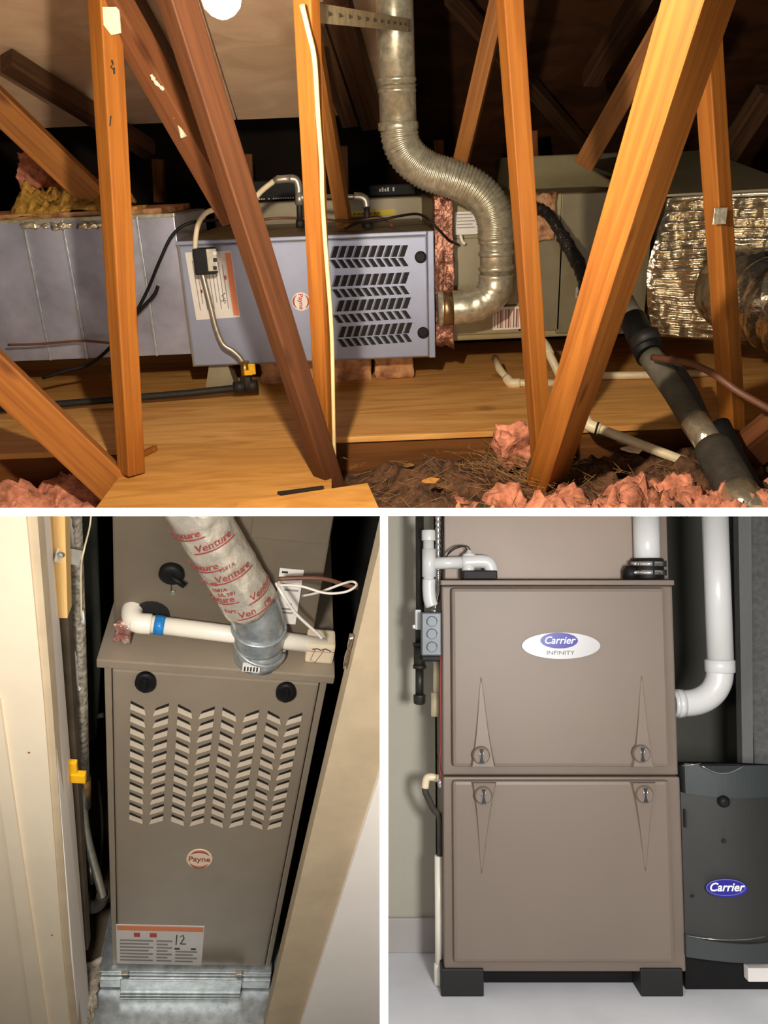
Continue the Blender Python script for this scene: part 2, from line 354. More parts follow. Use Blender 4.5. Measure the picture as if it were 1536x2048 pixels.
tr = obj('paper_flap', G().prism([A(px, py, y=Y0-.03) for px, py in ((200, 14), (238, 14), (242, 66), (222, 70), (200, 40))], (0, .004, 0)), mat('cream paper', (226, 208, 176), .7, 0, .15, 20, .3, 30), label='torn cream paper flap stuck at the top of the pencil marked post', cat='paper')
# cable on post
cp = [A(px, py, y=y) for px, py, y in ((604, 10, 1.50), (616, 60, 1.52), (629, 120, 1.54), (636, 230, 1.585), (643, 330, 1.615), (645, 400, 1.64), (653, 520, 1.68), (662, 640, 1.72), (665, 720, 1.747), (668, 880, 1.80), (672, 985, 1.83))]
obj('electric_cable', G().tube(smooth_path(cp), .0045, 8), M['cream_wire'], label='cream cable stapled down the truss post in front of the louvres', cat='cable')
sp = thing('hanger_strap', 'perforated steel strap from the cabled post to the vent pipe', 'strap', A(700, 40, y=2.2))
g = G(); a, b = A(622, 24, y=1.58), A(815, 50, y=2.47); d = (b-a)
g.bar(a, b, .030, .002, V((0, 0, 1))); obj('band', g, mat('pale strap steel', (222, 204, 160), .4, .2, .15, 40), sp)
for i in range(12):
    q = a+d*((i+.5)/12)-V((0, .004, 0)); obj('hole', G().lathe(q, (0.25, -1, 0), [(0, .004), (.002, .004)], 8), M['slot'], sp)
# bulb
bl = thing('light_bulb', 'glowing bulb at the top in front of the roof deck', 'bulb', A(438, -60, y=.85))
c = A(438, -50, y=.85)
BULB_POS = CAM+c
obj('glass', G().lathe(c-V((0, 0, .034)), (0, 0, 1), [(0, .003), (.003, .010), (.009, .016), (.018, .0185), (.029, .016), (.043, .010), (.062, .008)], 24), M['bulb'], bl)
obj('socket', G().lathe(c+V((0, 0, .034)), (0, 0, 1), [(0, .014), (.03, .016), (.034, .03), (.05, .03)], 20), M['pvc'], bl)

# ---------------- furnace lying on its side
FY = 2.60
fr_ = [A(px, py, y=FY) for px, py in ((352, 482), (866, 462), (872, 714), (384, 736))]
ztop = (fr_[0].z+fr_[1].z)/2; zbot = (fr_[2].z+fr_[3].z)/2; x0 = (fr_[0].x+fr_[3].x)/2; x1 = (fr_[1].x+fr_[2].x)/2
FUR = thing('gas_furnace', 'grey gas furnace lying on its side in the attic', 'furnace', ((x0+x1)/2, FY+.36, zbot))
obj('case', G().lohi((x0, FY+.008, zbot), (x1, FY+.74, ztop), bevel=.004), M['furn_top'], FUR)
xd = A(640, 600, y=FY).x
obj('door_panel', G().lohi((x0+.008, FY-.006, zbot+.006), (x1-.022, FY+.02, ztop-.014), bevel=.005), M['furn'], FUR)
obj('corner_flange', G().lohi((x1-.02, FY-.004, zbot), (x1, FY+.02, ztop), bevel=.003), M['furn'], FUR)
obj('top_rail', G().lohi((x0, FY-.002, ztop-.012), (x1-.021, FY+.02, ztop), bevel=.003), M['furn'], FUR)
DY = FY-.006
def fp(px, py): return A(px, py, y=DY)
up = low = None
def para(w_, h_, sk):                              # slanted slot outline, centred
    return [V((-w_/2-sk, 0, -h_/2)), V((w_/2-sk, 0, -h_/2)), V((w_/2+sk, 0, h_/2)), V((-w_/2+sk, 0, h_/2))]
def make_louver(w_, h_, sk, parent, fr, mface, vert):
    g = G(); g.mi = 0; pr = para(w_, h_, sk); g.prism([p+V((0, -.0006, 0)) for p in pr], (0, .0006, 0))
    g.mi = 1
    if vert: lo = [pr[0], pr[1], pr[1]*.3+pr[2]*.7, pr[0]*.3+pr[3]*.7]; hi = [pr[0]+V((0, -.006, 0)), pr[1]+V((0, -.006, 0)), pr[1]*.3+pr[2]*.7+V((0, -.0012, 0)), pr[0]*.3+pr[3]*.7+V((0, -.0012, 0))]
    else: q = lambda t: [pr[0]*(1-t)+pr[1]*t, pr[3]*(1-t)+pr[2]*t]; lo = [pr[0], q(.22)[0], q(.22)[1], pr[3]]; hi = [pr[0]+V((0, -.005, 0)), q(.22)[0]+V((0, -.001, 0)), q(.22)[1]+V((0, -.001, 0)), pr[3]+V((0, -.005, 0))]
    g.hull(lo, hi)
    for v in g.bm.verts: v.co = fr @ v.co
    return obj('louver', g, [M['slot'], mface], parent, fr=fr)
rows = [((669, 504), (806, 502), (670, 528), (806, 524)), ((673, 562), (809, 556), (674, 587), (808, 580)), ((680, 612), (812, 606), (676, 638), (812, 629)), ((684, 664), (815, 656), (684, 686), (814, 676))]
for r in rows:
    for i in range(10):
        for k in (0, 1):
            a, b = fp(*r[2*k]), fp(*r[2*k+1]); p = a+(b-a)*(i/9); fr = frame_at(p)
            if k == 0: up = dup(up, fr, FUR) if up else make_louver(.0200, .034, .0065, FUR, fr, M['furn'], False)
            else: low = dup(low, fr, FUR) if low else make_louver(.0175, .026, -.0085, FUR, fr, M['furn'], False)
def knob(p, r, parent, m='black', ax=(0, -1, 0), depth=.016, spin=0.0, zs=1.0):
    g = G().lathe(p, ax, [(0, r), (depth*.55, r), (depth*.7, r*.85), (depth*.72, r*.5)], 20)
    for v in g.bm.verts: v.co.z = p.z+(v.co.z-p.z)*zs
    k = obj('knob', g, M[m], parent)
    ax = V(ax); x, y, z = basis(ax, V((0, 0, 1))); x2 = x*math.cos(spin)+y*math.sin(spin)
    obj('grip', G().box(V(p)+ax*depth*.8, (r*1.7, r*.42, depth*.6), (x2, z.cross(x2), z), .0015), M[m], k); return k
knob(fp(841, 514), .018, FUR, spin=.5); knob(fp(846, 665), .018, FUR, spin=.3)
def badge_round(parent, p, r, xd, yd, m, word, ink, arc, zs=1.0):
    n = -(xd.cross(yd)) if (xd.cross(yd)).y > 0 else xd.cross(yd)
    def zsc(g):
        for v in g.bm.verts: v.co.z = p.z+(v.co.z-p.z)*zs
        return g
    b = obj('round_badge', zsc(G().lathe(p, n, [(0, r), (.0015, r), (.002, r*.97)], 32)), m, parent)
    for s in (1, -1):
        g = G(); pts = [p+n*.003+xd*(r*.84*math.cos(t))+yd*(r*.84*math.sin(t)) for t in [math.radians(90-90*s+a) for a in range(35, 150, 8)]] if False else [p+n*.0026+xd*(r*.82*math.cos(math.radians(90*s+a)))+yd*(r*.82*math.sin(math.radians(90*s+a))) for a in range(-58, 59, 8)]
        k = len(pts); g.tube(pts, .001, 6, rs=[r*(.02+.08*math.sin(math.pi*i/(k-1))) for i in range(k)]); obj('arc_print', zsc(g), arc, b)
    text(word, p+n*.0026, xd, yd, r*.72*zs, ink, b, 'lettering', wide=1/zs, bold=.0004); return b
badge_round(FUR, fp(602, 603), .029, V((0, 0, -1)), V((1, 0, 0)), M['sticker'], 'Payne', M['red'], M['red'])
# warning label (turned on its side)
def label_sheet(parent, pts, n, m, name='warning_label'): return obj(name, G().prism(pts, n*.0012), m, parent)
lp = [fp(*q) for q in ((370, 505), (462, 501), (480, 634), (393, 640))]
lb = label_sheet(FUR, lp, V((0, -1, 0)), M['sticker'])
q = lambda u, v, o=-.0018: (lp[0]*(1-u)+lp[1]*u)*(1-v)+(lp[3]*(1-u)+lp[2]*u)*v+V((0, o, 0))
def strip(u0, u1, v0, v1, m, parent, name, qq=None, n=V((0, -.0004, 0))):
    f = qq or q; return obj(name, G().prism([f(u0, v0), f(u1, v0), f(u1, v1), f(u0, v1)], n), M[m], parent)
strip(.86, .99, .03, .97, 'orange', lb, 'orange_band')
for i in range(9): strip(.12+.08*i, .14+.08*i, .12+.04*(i % 3), .86-.1*(i % 2), 'grey_print', lb, 'print_line')
strip(.76, .82, .36, .42, 'red', lb, 'red_mark'); strip(.2, .25, .55, .6, 'red', lb, 'red_mark')
obj('scribble', G().tube([q(u, v, -.003) for u, v in ((.74, .62), (.66, .66), (.72, .70), (.62, .74), (.74, .73), (.70, .78))], .0013, 5), M['ink'], lb)
# support foot and kraft blocks under it
g = G(); a = A(440, 738, y=FY+.06); z0 = ZP
g.hull([V((a.x-.055, a.y-.03, z0)), V((a.x+.055, a.y-.03, z0)), V((a.x+.055, a.y+.05, z0)), V((a.x-.055, a.y+.05, z0))], [V((a.x-.03, a.y-.02, zbot)), V((a.x+.03, a.y-.02, zbot)), V((a.x+.03, a.y+.04, zbot)), V((a.x-.03, a.y+.04, zbot))])
obj('support_foot', g, M['furn_top'], FUR)
def lumpy(lo, hi, amp, fq, seed=0, n=18):
    lo, hi = V(lo), V(hi); g = G(); g.lohi(lo, hi); bmesh.ops.subdivide_edges(g.bm, edges=g.bm.edges[:], cuts=n, use_grid_fill=True); c = (lo+hi)/2
    for v in g.bm.verts:
        d = (v.co-c).normalized(); v.co += d*(noise.fractal(v.co*fq+V((seed, seed*2, 0)), 1, 2, 3)*amp); 
    for f in g.bm.faces: f.smooth = True
    return g
for i, (pa, pb, nm) in enumerate(((522, 640, 'near the yellow valve'), (660, 742, 'beneath the louvres'), (750, 826, 'beneath the lower knob'))):
    a, b = A(pa, 740, y=FY+.14), A(pb, 740, y=FY+.14)
    obj('insulation_block', lumpy((a.x, FY+.13, ZP), (b.x, FY+.30, zbot-.014), .010, 26, i), M['kraft'], label='kraft faced fibreglass block under the attic furnace '+nm, cat='insulation')

# ---------------- boxes behind, coil case
ty = FY+.8
zb = A(700, 398, y=ty).z
obj('rear_duct', G().lohi((x0-.02, ty, ZP), (A(905, 440, y=ty).x, ty+.5, zb), bevel=.006), M['furn_top'], label='tan sheet metal duct behind the attic furnace', cat='duct')
for (pa, pb, pc, pd, nm, word) in ((508, 412, 592, 358, 'beside the conduit elbow', ''), (738, 398, 832, 366, 'behind the steel vent pipe', '')):
    a, b = A(pa, pb, y=ty+.12), A(pc, pd, y=ty+.12)
    t_ = thing('black_box', 'black plastic box with white lettering '+nm, 'box', ((a.x+b.x)/2, ty+.2, zb))
    obj('shell', G().lohi((a.x, ty+.12, zb+.001), (b.x, ty+.3, b.z), bevel=.006), M['black'], t_)
    n_ = 16 if pa < 600 else 7; k0, k1 = (.06, .94) if pa < 600 else (.22, .62); zz = zb+(b.z-zb)*(.10 if pa < 600 else .42)
    for i in range(n_):
        if i in (4, 6): continue
        xx = a.x+(b.x-a.x)*(k0+(k1-k0)*i/n_); hh = .005 if pa < 600 else .011+.004*(i % 2)
        obj('letter_block', G().lohi((xx, ty+.1188, zz), (xx+(b.x-a.x)*(k1-k0)/n_*.62, ty+.1202, zz+hh)), M['sticker'], t_)
a, b = A(697, 434, y=ty-.002), A(791, 418, y=ty-.002)
ys = thing('caution_sticker', 'yellow sticker with dark print on the tan duct behind the furnace', 'sticker', ((a.x+b.x)/2, ty, a.z))
obj('sheet', G().lohi((a.x, ty-.003, a.z), (b.x, ty-.0005, b.z)), M['yellow_sticker'], ys)
for i in range(7): obj('print_block', G().lohi((a.x+.02+i*.016, ty-.004, a.z+.007), (a.x+.03+i*.016+.002*(i % 2), ty-.003, a.z+.013)), M['brown_print'], ys)
CY = FY+.13
ca, cb = A(868, 400, y=CY), A(1280, 668, y=CY)
COIL = thing('coil_case', 'olive steel coil case to the side of the attic furnace', 'coil case', ((ca.x+cb.x)/2, CY+.3, cb.z))
obj('case', G().lohi((x1+.012, CY+.012, cb.z), (cb.x, CY+.7, A(1000, 392, y=CY).z), bevel=.006), M['coil'], COIL)
def cpan(pa, pb, pc, pd, m, th=.012, name='panel'):
    a, b = A(pa, pb, y=CY), A(pc, pd, y=CY); return obj(name, G().lohi((a.x, CY-.001, b.z), (b.x, CY+th, a.z), bevel=.003), M[m], COIL)
cpan(905, 478, 1036, 612, 'furn_top'); cpan(1040, 470, 1118, 660, 'coil_dark'); cpan(1124, 388, 1286, 660, 'coil_dark'); cpan(905, 612, 1066, 664, 'coil', name='lower_rail')
a, b = A(909, 470, y=CY-.003), A(956, 422, y=CY-.003)
st = obj('rating_label', G().lohi((a.x, CY-.006, a.z), (b.x, CY-.004, b.z)), M['sticker'], COIL)
for i in range(5): obj('print_line', G().lohi((a.x+.008, CY-.007, a.z+.02+i*.01), (b.x-.01-.008*(i % 2), CY-.006, a.z+.023+i*.01)), M['grey_print'], st)
a, b = A(985, 660, y=CY-.003), A(1062, 612, y=CY-.003)
st = obj('barcode_label', G().lohi((a.x, CY-.006, a.z), (b.x, CY-.004, b.z)), M['sticker'], COIL)
for i in range(13):
    xx = a.x+.006+(b.x-a.x-.012)*i/13; obj('bar', G().lohi((xx, CY-.007, a.z+.006), (xx+.002+.002*(i % 3), CY-.006, b.z-.006)), M['brown_print'], st)
# upper back box of the coil
a, b = A(1040, 400, y=CY+.45), A(1255, 332, y=CY+.45)
obj('plenum_box', G().lohi((a.x, CY+.72, a.z-.2), (b.x+.12, CY+1.1, b.z+.05), bevel=.006), M['coil'], label='olive plenum box behind the coil case', cat='plenum')
# foil scrap between furnace and coil
g = lumpy((x1+.004, FY+.03, A(870, 690, y=FY+.05).z), (A(905, 420, y=FY+.05).x, FY+.12, A(860, 392, y=FY+.05).z), .016, 30, 5)
obj('foil_insulation', g, mat('reddish foil facing', (150, 104, 84), .35, .6, .3, 30, .9, 40, dark=(84, 42, 30)), label='reddish crinkled foil insulation stuffed beside the lower elbow', cat='insulation')
g = lumpy((A(1062, 400, y=CY-.02).x, CY-.02, A(1062, 480, y=CY).z), (A(1112, 400, y=CY-.02).x, CY+.0, A(1062, 386, y=CY).z), .014, 30, 9)
obj('foil_insulation', g, mat('pale torn facing', (190, 150, 108), .6, .2, .3, 30, .9, 40, dark=(120, 66, 40)), label='torn pale insulation on the coil case beside the taped cable bundle', cat='insulation')

# ---------------- bare duct on the other side
DYL = FY+.05
a, b = A(16, 722, y=DYL), A(340, 425, y=DYL)
zt, zb2 = A(180, 437, y=DYL).z, A(200, 716, y=DYL).z; xr = x0-.004; xl = -1.9
DU = thing('supply_duct', 'bare sheet metal supply duct joined to the attic furnace', 'duct', (-1, DYL+.25, zb2))
seams = [xl, A(70, 560, y=DYL).x, A(150, 580, y=DYL).x, A(292, 560, y=DYL).x, xr]
for i in range(4):
    obj('duct_panel', G().lohi((seams[i]+.002, DYL, zb2), (seams[i+1]-.002, DYL+.5, zt), bevel=.003), M['sheet'], DU)
for sx in seams[1:4]: obj('seam', G().lohi((sx-.0035, DYL-.006, zb2), (sx+.0035, DYL+.02, zt), bevel=.001), M['galv_cool'], DU)
obj('top_flange', G().lohi((xl, DYL-.004, zt-.006), (xr, DYL+.02, zt+.006), bevel=.002), M['galv'], DU)
for i in range(7): # torn facing edge on the top of the duct
    px = 50+i*26+random.random()*14; p = A(px, 452, y=DYL-.004); obj('foil_scrap', lumpy(p+V((-.02, -.004, -.008)), p+V((.02, .002, .008)), .012, 60, i, 4), M['foil_tape'], DU)
# wrap and fibreglass on top of the duct
def pile(name, x0_, x1_, y0_, y1_, zbase, h, m, label, seed, kind=None, cat='insulation', nx=70, ny=40, fq=9, base=.0):
    def fn(u, v):
        x, y = x0_+(x1_-x0_)*u, y0_+(y1_-y0_)*v; e = min(1, min(u, 1-u, v, 1-v)*7)
        hh = h*(.55+.75*noise.fractal(V((x*fq+seed, y*fq, seed)), .8, 2.1, 5))+.18*h*noise.noise(V((x*60, y*60, seed)))
        return V((x+.01*noise.noise(V((x*30, y*30, 3))), y+.01*noise.noise(V((y*30, x*30, 7))), zbase+max(base, hh)*(e*.8+.2)))
    return obj(name, G().grid(fn, nx, ny), m, label=label, cat=cat, kind=kind)
def close(o): return o
g = G(); pA, pB = A(96, 395, y=3.0), A(238, 400, y=3.0)
pile('fibreglass_pile', pA.x-.03, pB.x+.03, DYL+.02, DYL+.46, zt+.004, .13, M['yellow_fib'], 'yellow fibreglass heap on top of the bare duct', 3.0, nx=60, ny=40, fq=5, base=.02)
obj('fibreglass_pile', lumpy((pB.x-.02, DYL+.04, zt+.006), (pB.x+.14, DYL+.2, zt+.028), .012, 24, 4), M['yellow_fib'], label='small yellow fibreglass tuft on the duct beside the pencil marked post', cat='insulation')
obj('duct_wrap', lumpy((-1.8, DYL+.03, zt+.002), (xr-.05, DYL+.48, zt+.02), .008, 14, 6), M['kraft'], label='brown paper wrap lying on top of the bare duct', cat='wrap')
p = A(75, 340, y=3.1)
obj('insulation_tuft', lumpy(p-V((.05, .03, .05)), p+V((.06, .04, .06)), .03, 20, 8), M['pink'], label='pink fibreglass tuft hanging behind the rear web', cat='insulation')

# ---------------- steel vent pipe
VY = FY-.02
def vp(px, py, y=VY): return A(px, py, y=y)
VENT = thing('vent_pipe', 'galvanised steel vent pipe bending down to the furnace side', 'vent pipe', vp(870, 620))
R_ = .0535
top = [vp(787, -30), vp(797, 262)]
obj('straight_section', G().tube([top[0]+(top[0]-top[1])*.7, top[1]], R_, 28), M['galv'], VENT)
for t0, t1, k in ((.62, .655, 1.05), (.67, .685, 1.06), (.70, .73, 1.03), (.93, 1.0, 1.1)):
    d = top[1]-top[0]; obj('collar', G().tube([top[0]+d*t0, top[0]+d*t0+d*.01, top[0]+d*t1-d*.01, top[0]+d*t1], R_*k, 28, rs=[R_, R_*k, R_*k, R_]), M['galv'], VENT)
ctrl = [vp(798, 258), vp(803, 288), vp(822, 318), vp(858, 343), vp(905, 358), vp(948, 378), vp(978, 408), vp(990, 445), vp(991, 478)]
cp = smooth_path(ctrl, 14)
# corrugated: a ring every step
L_ = 0; cum = [0]
for a, b in zip(cp, cp[1:]): cum.append(cum[-1]+(b-a).length)
def at_len(s):
    for i in range(len(cum)-1):
        if s <= cum[i+1]: return cp[i].lerp(cp[i+1], (s-cum[i])/max(1e-9, cum[i+1]-cum[i]))
    return cp[-1]
N_ = 46*4; pts = [at_len(cum[-1]*i/N_) for i in range(N_+1)]
obj('corrugated_section', G().tube(pts, R_, 28, rs=[R_*(1.0+.055*(1 if i % 4 in (1, 2) else 0)) for i in range(N_+1)]), M['galv'], VENT)
s2 = [vp(992, 470), vp(992, 552)]
obj('lower_section', G().tube(s2, R_*.94, 28), M['galv'], VENT)
for py in (476, 500, 530): obj('collar', G().tube([vp(992, py), vp(992, py+3), vp(992, py+9), vp(992, py+12)], R_, 28, rs=[R_*.94, R_*1.03, R_*1.03, R_*.94]), M['galv'], VENT)
ec = smooth_path([vp(992, 548), vp(990, 572), vp(978, 594), vp(955, 608), vp(928, 614), vp(876, 618)], 4)
n_ = len(ec)
obj('elbow', G().tube(ec, R_, 28, rs=[R_*(1.0+(.055 if i % 4 == 0 else 0)) for i in range(n_)]), M['galv'], VENT)
obj('end_band', G().tube([vp(905, 616), vp(880, 618)], R_*1.02, 28), mat('copper toned band', (150, 120, 84), .35, .8, .15, 30), VENT)

# ---------------- gas conduit, valve, pipes and cables at the furnace
GY = FY-.07
def path(pts, y): return smooth_path([A(px, py, y=y) for px, py in pts])
GC = thing('gas_connector', 'bare flexible gas tube hanging over the furnace warning label', 'gas tube', A(490, 740, y=GY))
obj('upper_tube', G().tube(path(((432, 418), (412, 426), (398, 445), (392, 470), (390, 500)), GY), .0075, 12), M['pvc_cream'], GC)
sb = obj('switch_box', G().box(A(411, 522, y=GY), (.062, .05, .075), bevel=.004), M['black'], GC)
obj('grey_plate', G().box(A(424, 520, y=GY-.028), (.03, .006, .065), bevel=.002), M['zinc'], sb)
for py in (506, 520, 536): obj('button', G().box(A(430, py, y=GY-.033), (.011, .006, .011), bevel=.002), M['white'] if py == 506 else M['rubber'], sb)
obj('lower_tube', G().tube(path(((404, 543), (412, 575), (422, 615), (432, 655), (446, 688), (466, 702), (482, 718), (489, 738)), GY), .0085, 12), M['zinc'], GC)
vt = thing('gas_valve', 'brass gas valve with yellow handle below the furnace', 'valve', A(497, 775, y=GY))
obj('body', G().tube([A(489, 722, y=GY), A(491, 758, y=GY)], .0135, 14), mat('brass', (176, 132, 66), .35, .8, .1, 40), vt)
obj('handle', G().box(A(504, 738, y=GY-.018), (.022, .012, .034), bevel=.003), M['yellow'], vt)
obj('handle_cap', G().box(A(497, 745, y=GY-.022), (.026, .014, .016), bevel=.003), M['yellow'], vt)
obj('union', G().lathe(A(492, 752, y=GY), (0, 0, -1), [(0, .018), (.012, .02), (.03, .02), (.04, .016)], 8, True), M['rubber'], vt)
gp = [A(500, 768, y=GY), A(490, 774, y=GY-.0), A(380, 786, y=GY-.01), A(70, 812, y=GY-.06), A(-40, 822, y=GY-.08)]
gl = thing('gas_pipe', 'black iron gas pipe lying along the plywood deck', 'pipe', A(300, 795, y=GY))
obj('run', G().tube(gp, .0115, 12), M['rubber'], gl)
for px in (480, 505): obj('coupling', G().tube([A(px-12, 774+(490-px)*.1, y=GY), A(px+10, 772+(490-px)*.1, y=GY)], .019, 14), M['rubber'], gl)
# conduit loop over the top
CT = thing('conduit_loop', 'grey conduit with elbow and union standing on the attic furnace', 'conduit', A(600, 450, y=FY+.1))
y2 = FY+.12
obj('sloping_tube', G().tube(path(((500, 412), (520, 385), (548, 362)), y2), .0085, 12), M['pvc_cream'], CT)
obj('union', G().tube([A(548, 362, y=y2), A(556, 359, y=y2), A(568, 358, y=y2), A(584, 357, y=y2)], .012, 14, rs=[.009, .0125, .0115, .0125]), M['zinc'], CT)
obj('elbow', G().tube(path(((580, 357), (592, 360), (597, 372), (598, 386)), y2), .0125, 14), M['zinc'], CT)
obj('drop', G().tube([A(598, 380, y=y2), A(600, 456, y=y2)], .0095, 12), M['rubber'], CT)
obj('tee', G().tube([A(599, 386, y=y2), A(599, 410, y=y2)], .014, 12), M['zinc'], CT); obj('tee_cap', G().tube([A(598, 398, y=y2), A(610, 392, y=y2)], .012, 12), M['zinc'], CT)
obj('nipple', G().tube([A(600, 440, y=y2), A(600, 455, y=y2)], .0135, 12), M['rubber'], CT)
C2 = thing('conduit_elbow', 'small grey conduit elbow beside the yellow sticker', 'conduit', A(734, 455, y=y2))
obj('run', G().tube([A(640, 393, y=y2+.06), A(718, 393, y=y2)], .007, 10), M['zinc'], C2)
obj('elbow', G().tube(path(((708, 393), (722, 394), (731, 401), (733, 414)), y2), .0135, 14), M['zinc'], C2)
obj('drop', G().tube([A(733, 410, y=y2), A(735, 450, y=y2)], .0095, 12), M['rubber'], C2)
obj('base_nut', G().tube([A(735, 440, y=y2), A(735, 457, y=y2)], .0165, 8), M['rubber'], C2)
def cable(pts, r, m, label, cat='cable', name='electric_cable'):
    return obj(name, G().tube(smooth_path([A(px, py, y=y) for px, py, y in pts], 6), r, 8), M[m], label=label, cat=cat)
cable(((690, 458, FY+.02), (715, 446, FY+.04), (760, 440, FY+.06), (800, 432, FY+.05), (835, 428, FY), (858, 440, FY-.04), (880, 462, FY-.04), (900, 482, FY+.0), (918, 490, CY-.02)), .004, 'black', 'black cable looping over the furnace corner to the coil case')
cable(((520, 440, FY+.1), (560, 436, FY+.1), (640, 438, FY+.14), (700, 443, FY+.1), (760, 436, FY+.1), (785, 452, FY+.05)), .004, 'brown_wire', 'dark cable lying along the top of the attic furnace')
cable(((505, 436, FY+.1), (440, 440, FY+.05), (380, 446, FY+.0), (345, 470, FY-.01), (320, 520, FY-.02), (295, 580, FY-.0), (268, 632, FY)), .0048, 'black', 'black cable drooping from furnace top across the bare duct')
cable(((316, 572, FY), (308, 590, FY), (285, 615, FY), (262, 640, FY), (225, 690, FY), (180, 728, FY), (130, 742, FY-.02), (85, 756, FY-.04)), .0055, 'black', 'black cable curling low below the bare duct')
cable(((16, 690, FY-.02), (80, 688, FY-.01), (160, 682, FY), (220, 686, FY)), .004, 'brown_wire', 'thin brown cable along the lower edge of the bare duct')
wk_ = [A(px, py, y=CY-.03) for px, py in ((930, 488), (924, 482), (921, 470))]
obj('cable_clip', G().tube(smooth_path(wk_), .006, 8), M['pvc'], label='white hook clip beside the rating label on the coil case', cat='clip')
# taped cable bundle
bp_ = smooth_path([A(px, py, y=CY-.05-.05*i) for i, (px, py) in enumerate(((1064, 412), (1092, 425), (1112, 450), (1135, 490), (1158, 530), (1170, 565), (1172, 605)))], 8)
obj('taped_bundle', G().tube(bp_, .02, 12, rs=[.017+.006*noise.noise(V((i*.7, 0, 0)))+.004*(i > 20) for i in range(len(bp_))]), mat('shiny black tape', (40, 36, 34), .25, .1, .3, 40, .9, 60), label='shiny black taped cable bundle crossing the coil case', cat='cable')
obj('paper_tag', G().box(A(1156, 585, y=CY-.31), (.014, .002, .03), bevel=.0005), M['sticker'], label='small white paper tag on the taped cable bundle', cat='tag')

# ---------------- foil wrapped duct
fy = FY-.02
FD = thing('foil_duct', 'foil wrapped duct with ribbed facing behind the end posts', 'duct', A(1420, 690, y=fy+.3))
c4 = [A(1342, 398, y=fy+.06), A(1640, 384, y=fy-.16), A(1640, 700, y=fy-.16), A(1306, 672, y=fy+.06)]
def foilface(u, v):
    p = (c4[0]*(1-u)+c4[1]*u)*(1-v)+(c4[3]*(1-u)+c4[2]*u)*v
    rib = .007*math.sin(v*62*math.pi/2+noise.noise(p*9)*2.2)*(1 if u > .03 else 0)
    return p+V((-.06*math.sin(v*math.pi)*(1-u), -rib-.05*math.sin(math.pi*min(1, v*1.0))+.022*noise.fractal(p*11, 1, 2, 4), 0))
g = G(); g.grid(foilface, 70, 130, True); obj('ribbed_facing', g, M['foil'], FD, flip=False)
g = G(); back = [p+V((.05, .5, .03)) for p in c4]; g.hull([p+V((0, .03, 0)) for p in c4], back); obj('core', g, M['foil'], FD)
obj('top_edge', G().tube(smooth_path([c4[0]+V((0, -.01, .0)), c4[0].lerp(c4[1], .5)+V((0, -.02, .004)), c4[1]+V((0, -.01, 0))]), .006, 8), M['foil_tape'], FD)
pc = [A(1475, 575, y=fy-.10), A(1500, 590, y=fy-.26), A(1560, 610, y=fy-.42), A(1660, 640, y=fy-.5), A(1900, 660, y=fy-.55)]
pp = smooth_path(pc, 12)
g = G(); g.tube(pp, .15, 40, rs=[(.115+.01*math.sin(i*1.6)) for i in range(len(pp))])
for v in g.bm.verts: v.co += V((0, -1, .3))*(.02*noise.fractal(v.co*13, 1, 2, 4))
obj('flexible_duct', g, M['foil'], FD)
obj('foil_duct_top', G().hull([c4[0]+V((0, .05, .005)), c4[1]+V((0, .1, .005)), c4[1]+V((0, .9, .12)), c4[0]+V((-.1, .9, .12))], [c4[0]+V((0, .05, .012)), c4[1]+V((0, .1, .012)), c4[1]+V((0, .9, .13)), c4[0]+V((-.1, .9, .13))]), M['coil_dark'], FD)

# ---------------- white drain pipes and foam pipes
def pvcrun(name, label, pts, r, room=None, joints=(), m='pvc_cream', cat='pipe'):
    t_ = thing(name, label, cat, pts[len(pts)//2]); obj('pipe', G().tube(pts, r, 16), M[m], t_)
    for j in joints:
        a = pts[j]; i0, i1 = max(0, j-1), min(len(pts)-1, j+1)
        da = (pts[i0]-a).normalized() if i0 != j else V((0, 0, 0)); db = (pts[i1]-a).normalized() if i1 != j else V((0, 0, 0))
        k = r*2.3; e = smooth_path([a+da*k, a, a+db*k], 4) if i0 != j and i1 != j else [a+da*k, a+db*k]
        el = obj('elbow', G().tube(e, r*1.28, 16), M[m], t_)
    return t_
zr = ZP+.0135
def zz_(px, py, z=zr): return A(px, py, z=z)
p1 = zz_(1022, 766); p2 = zz_(1118, 766)
pvcrun('drain_pipe', 'cream drain pipe with elbow lying on the deck between two posts', [A(990, 716, y=p1.y+.16), A(1000, 740, y=p1.y+.06), p1, p2], .0125, joints=(2,))
pa = zz_(1120, 752); pvcrun('drain_pipe', 'cream drain pipe slanting down behind the widest brace foot', [A(1076, 672, y=pa.y+.15), A(1092, 695, y=pa.y+.1), pa], .0135, joints=(1,))
pvcrun('drain_pipe', 'long cream drain pipe lying on the deck behind the foam pipes', [zz_(1180, 752), zz_(1310, 750), zz_(1440, 745)], .0125, joints=())
pk = [A(1160, 822, y=2.03), A(1178, 850, y=1.98), A(1415, 940, y=1.86), A(1475, 963, y=1.83)]
pvcrun('drain_pipe', 'cream drain pipe running over the fibreglass to the foam pipe', pk, .0125, joints=(1,))
obj('black_band', G().tube([A(1192, 856, y=1.972), A(1196, 857, y=1.97)], .0168, 16), M['black'], label='thin black band on the cream pipe over fibreglass', cat='band')
RF = thing('refrigerant_line', 'thick foam covered refrigerant line with foil tape, nearest the frame edge', 'pipe', A(1400, 860, y=1.7))
def seg(name, pts, r, m, par=RF, rs=None): return obj(name, G().tube(smooth_path([A(px, py, y=y) for px, py, y in pts], 6), r, 18, rs=None), M[m], par)
M['foam_grey'] = mat('grey foam', (98, 92, 78), .7, 0, .2, 24, .3, 50)
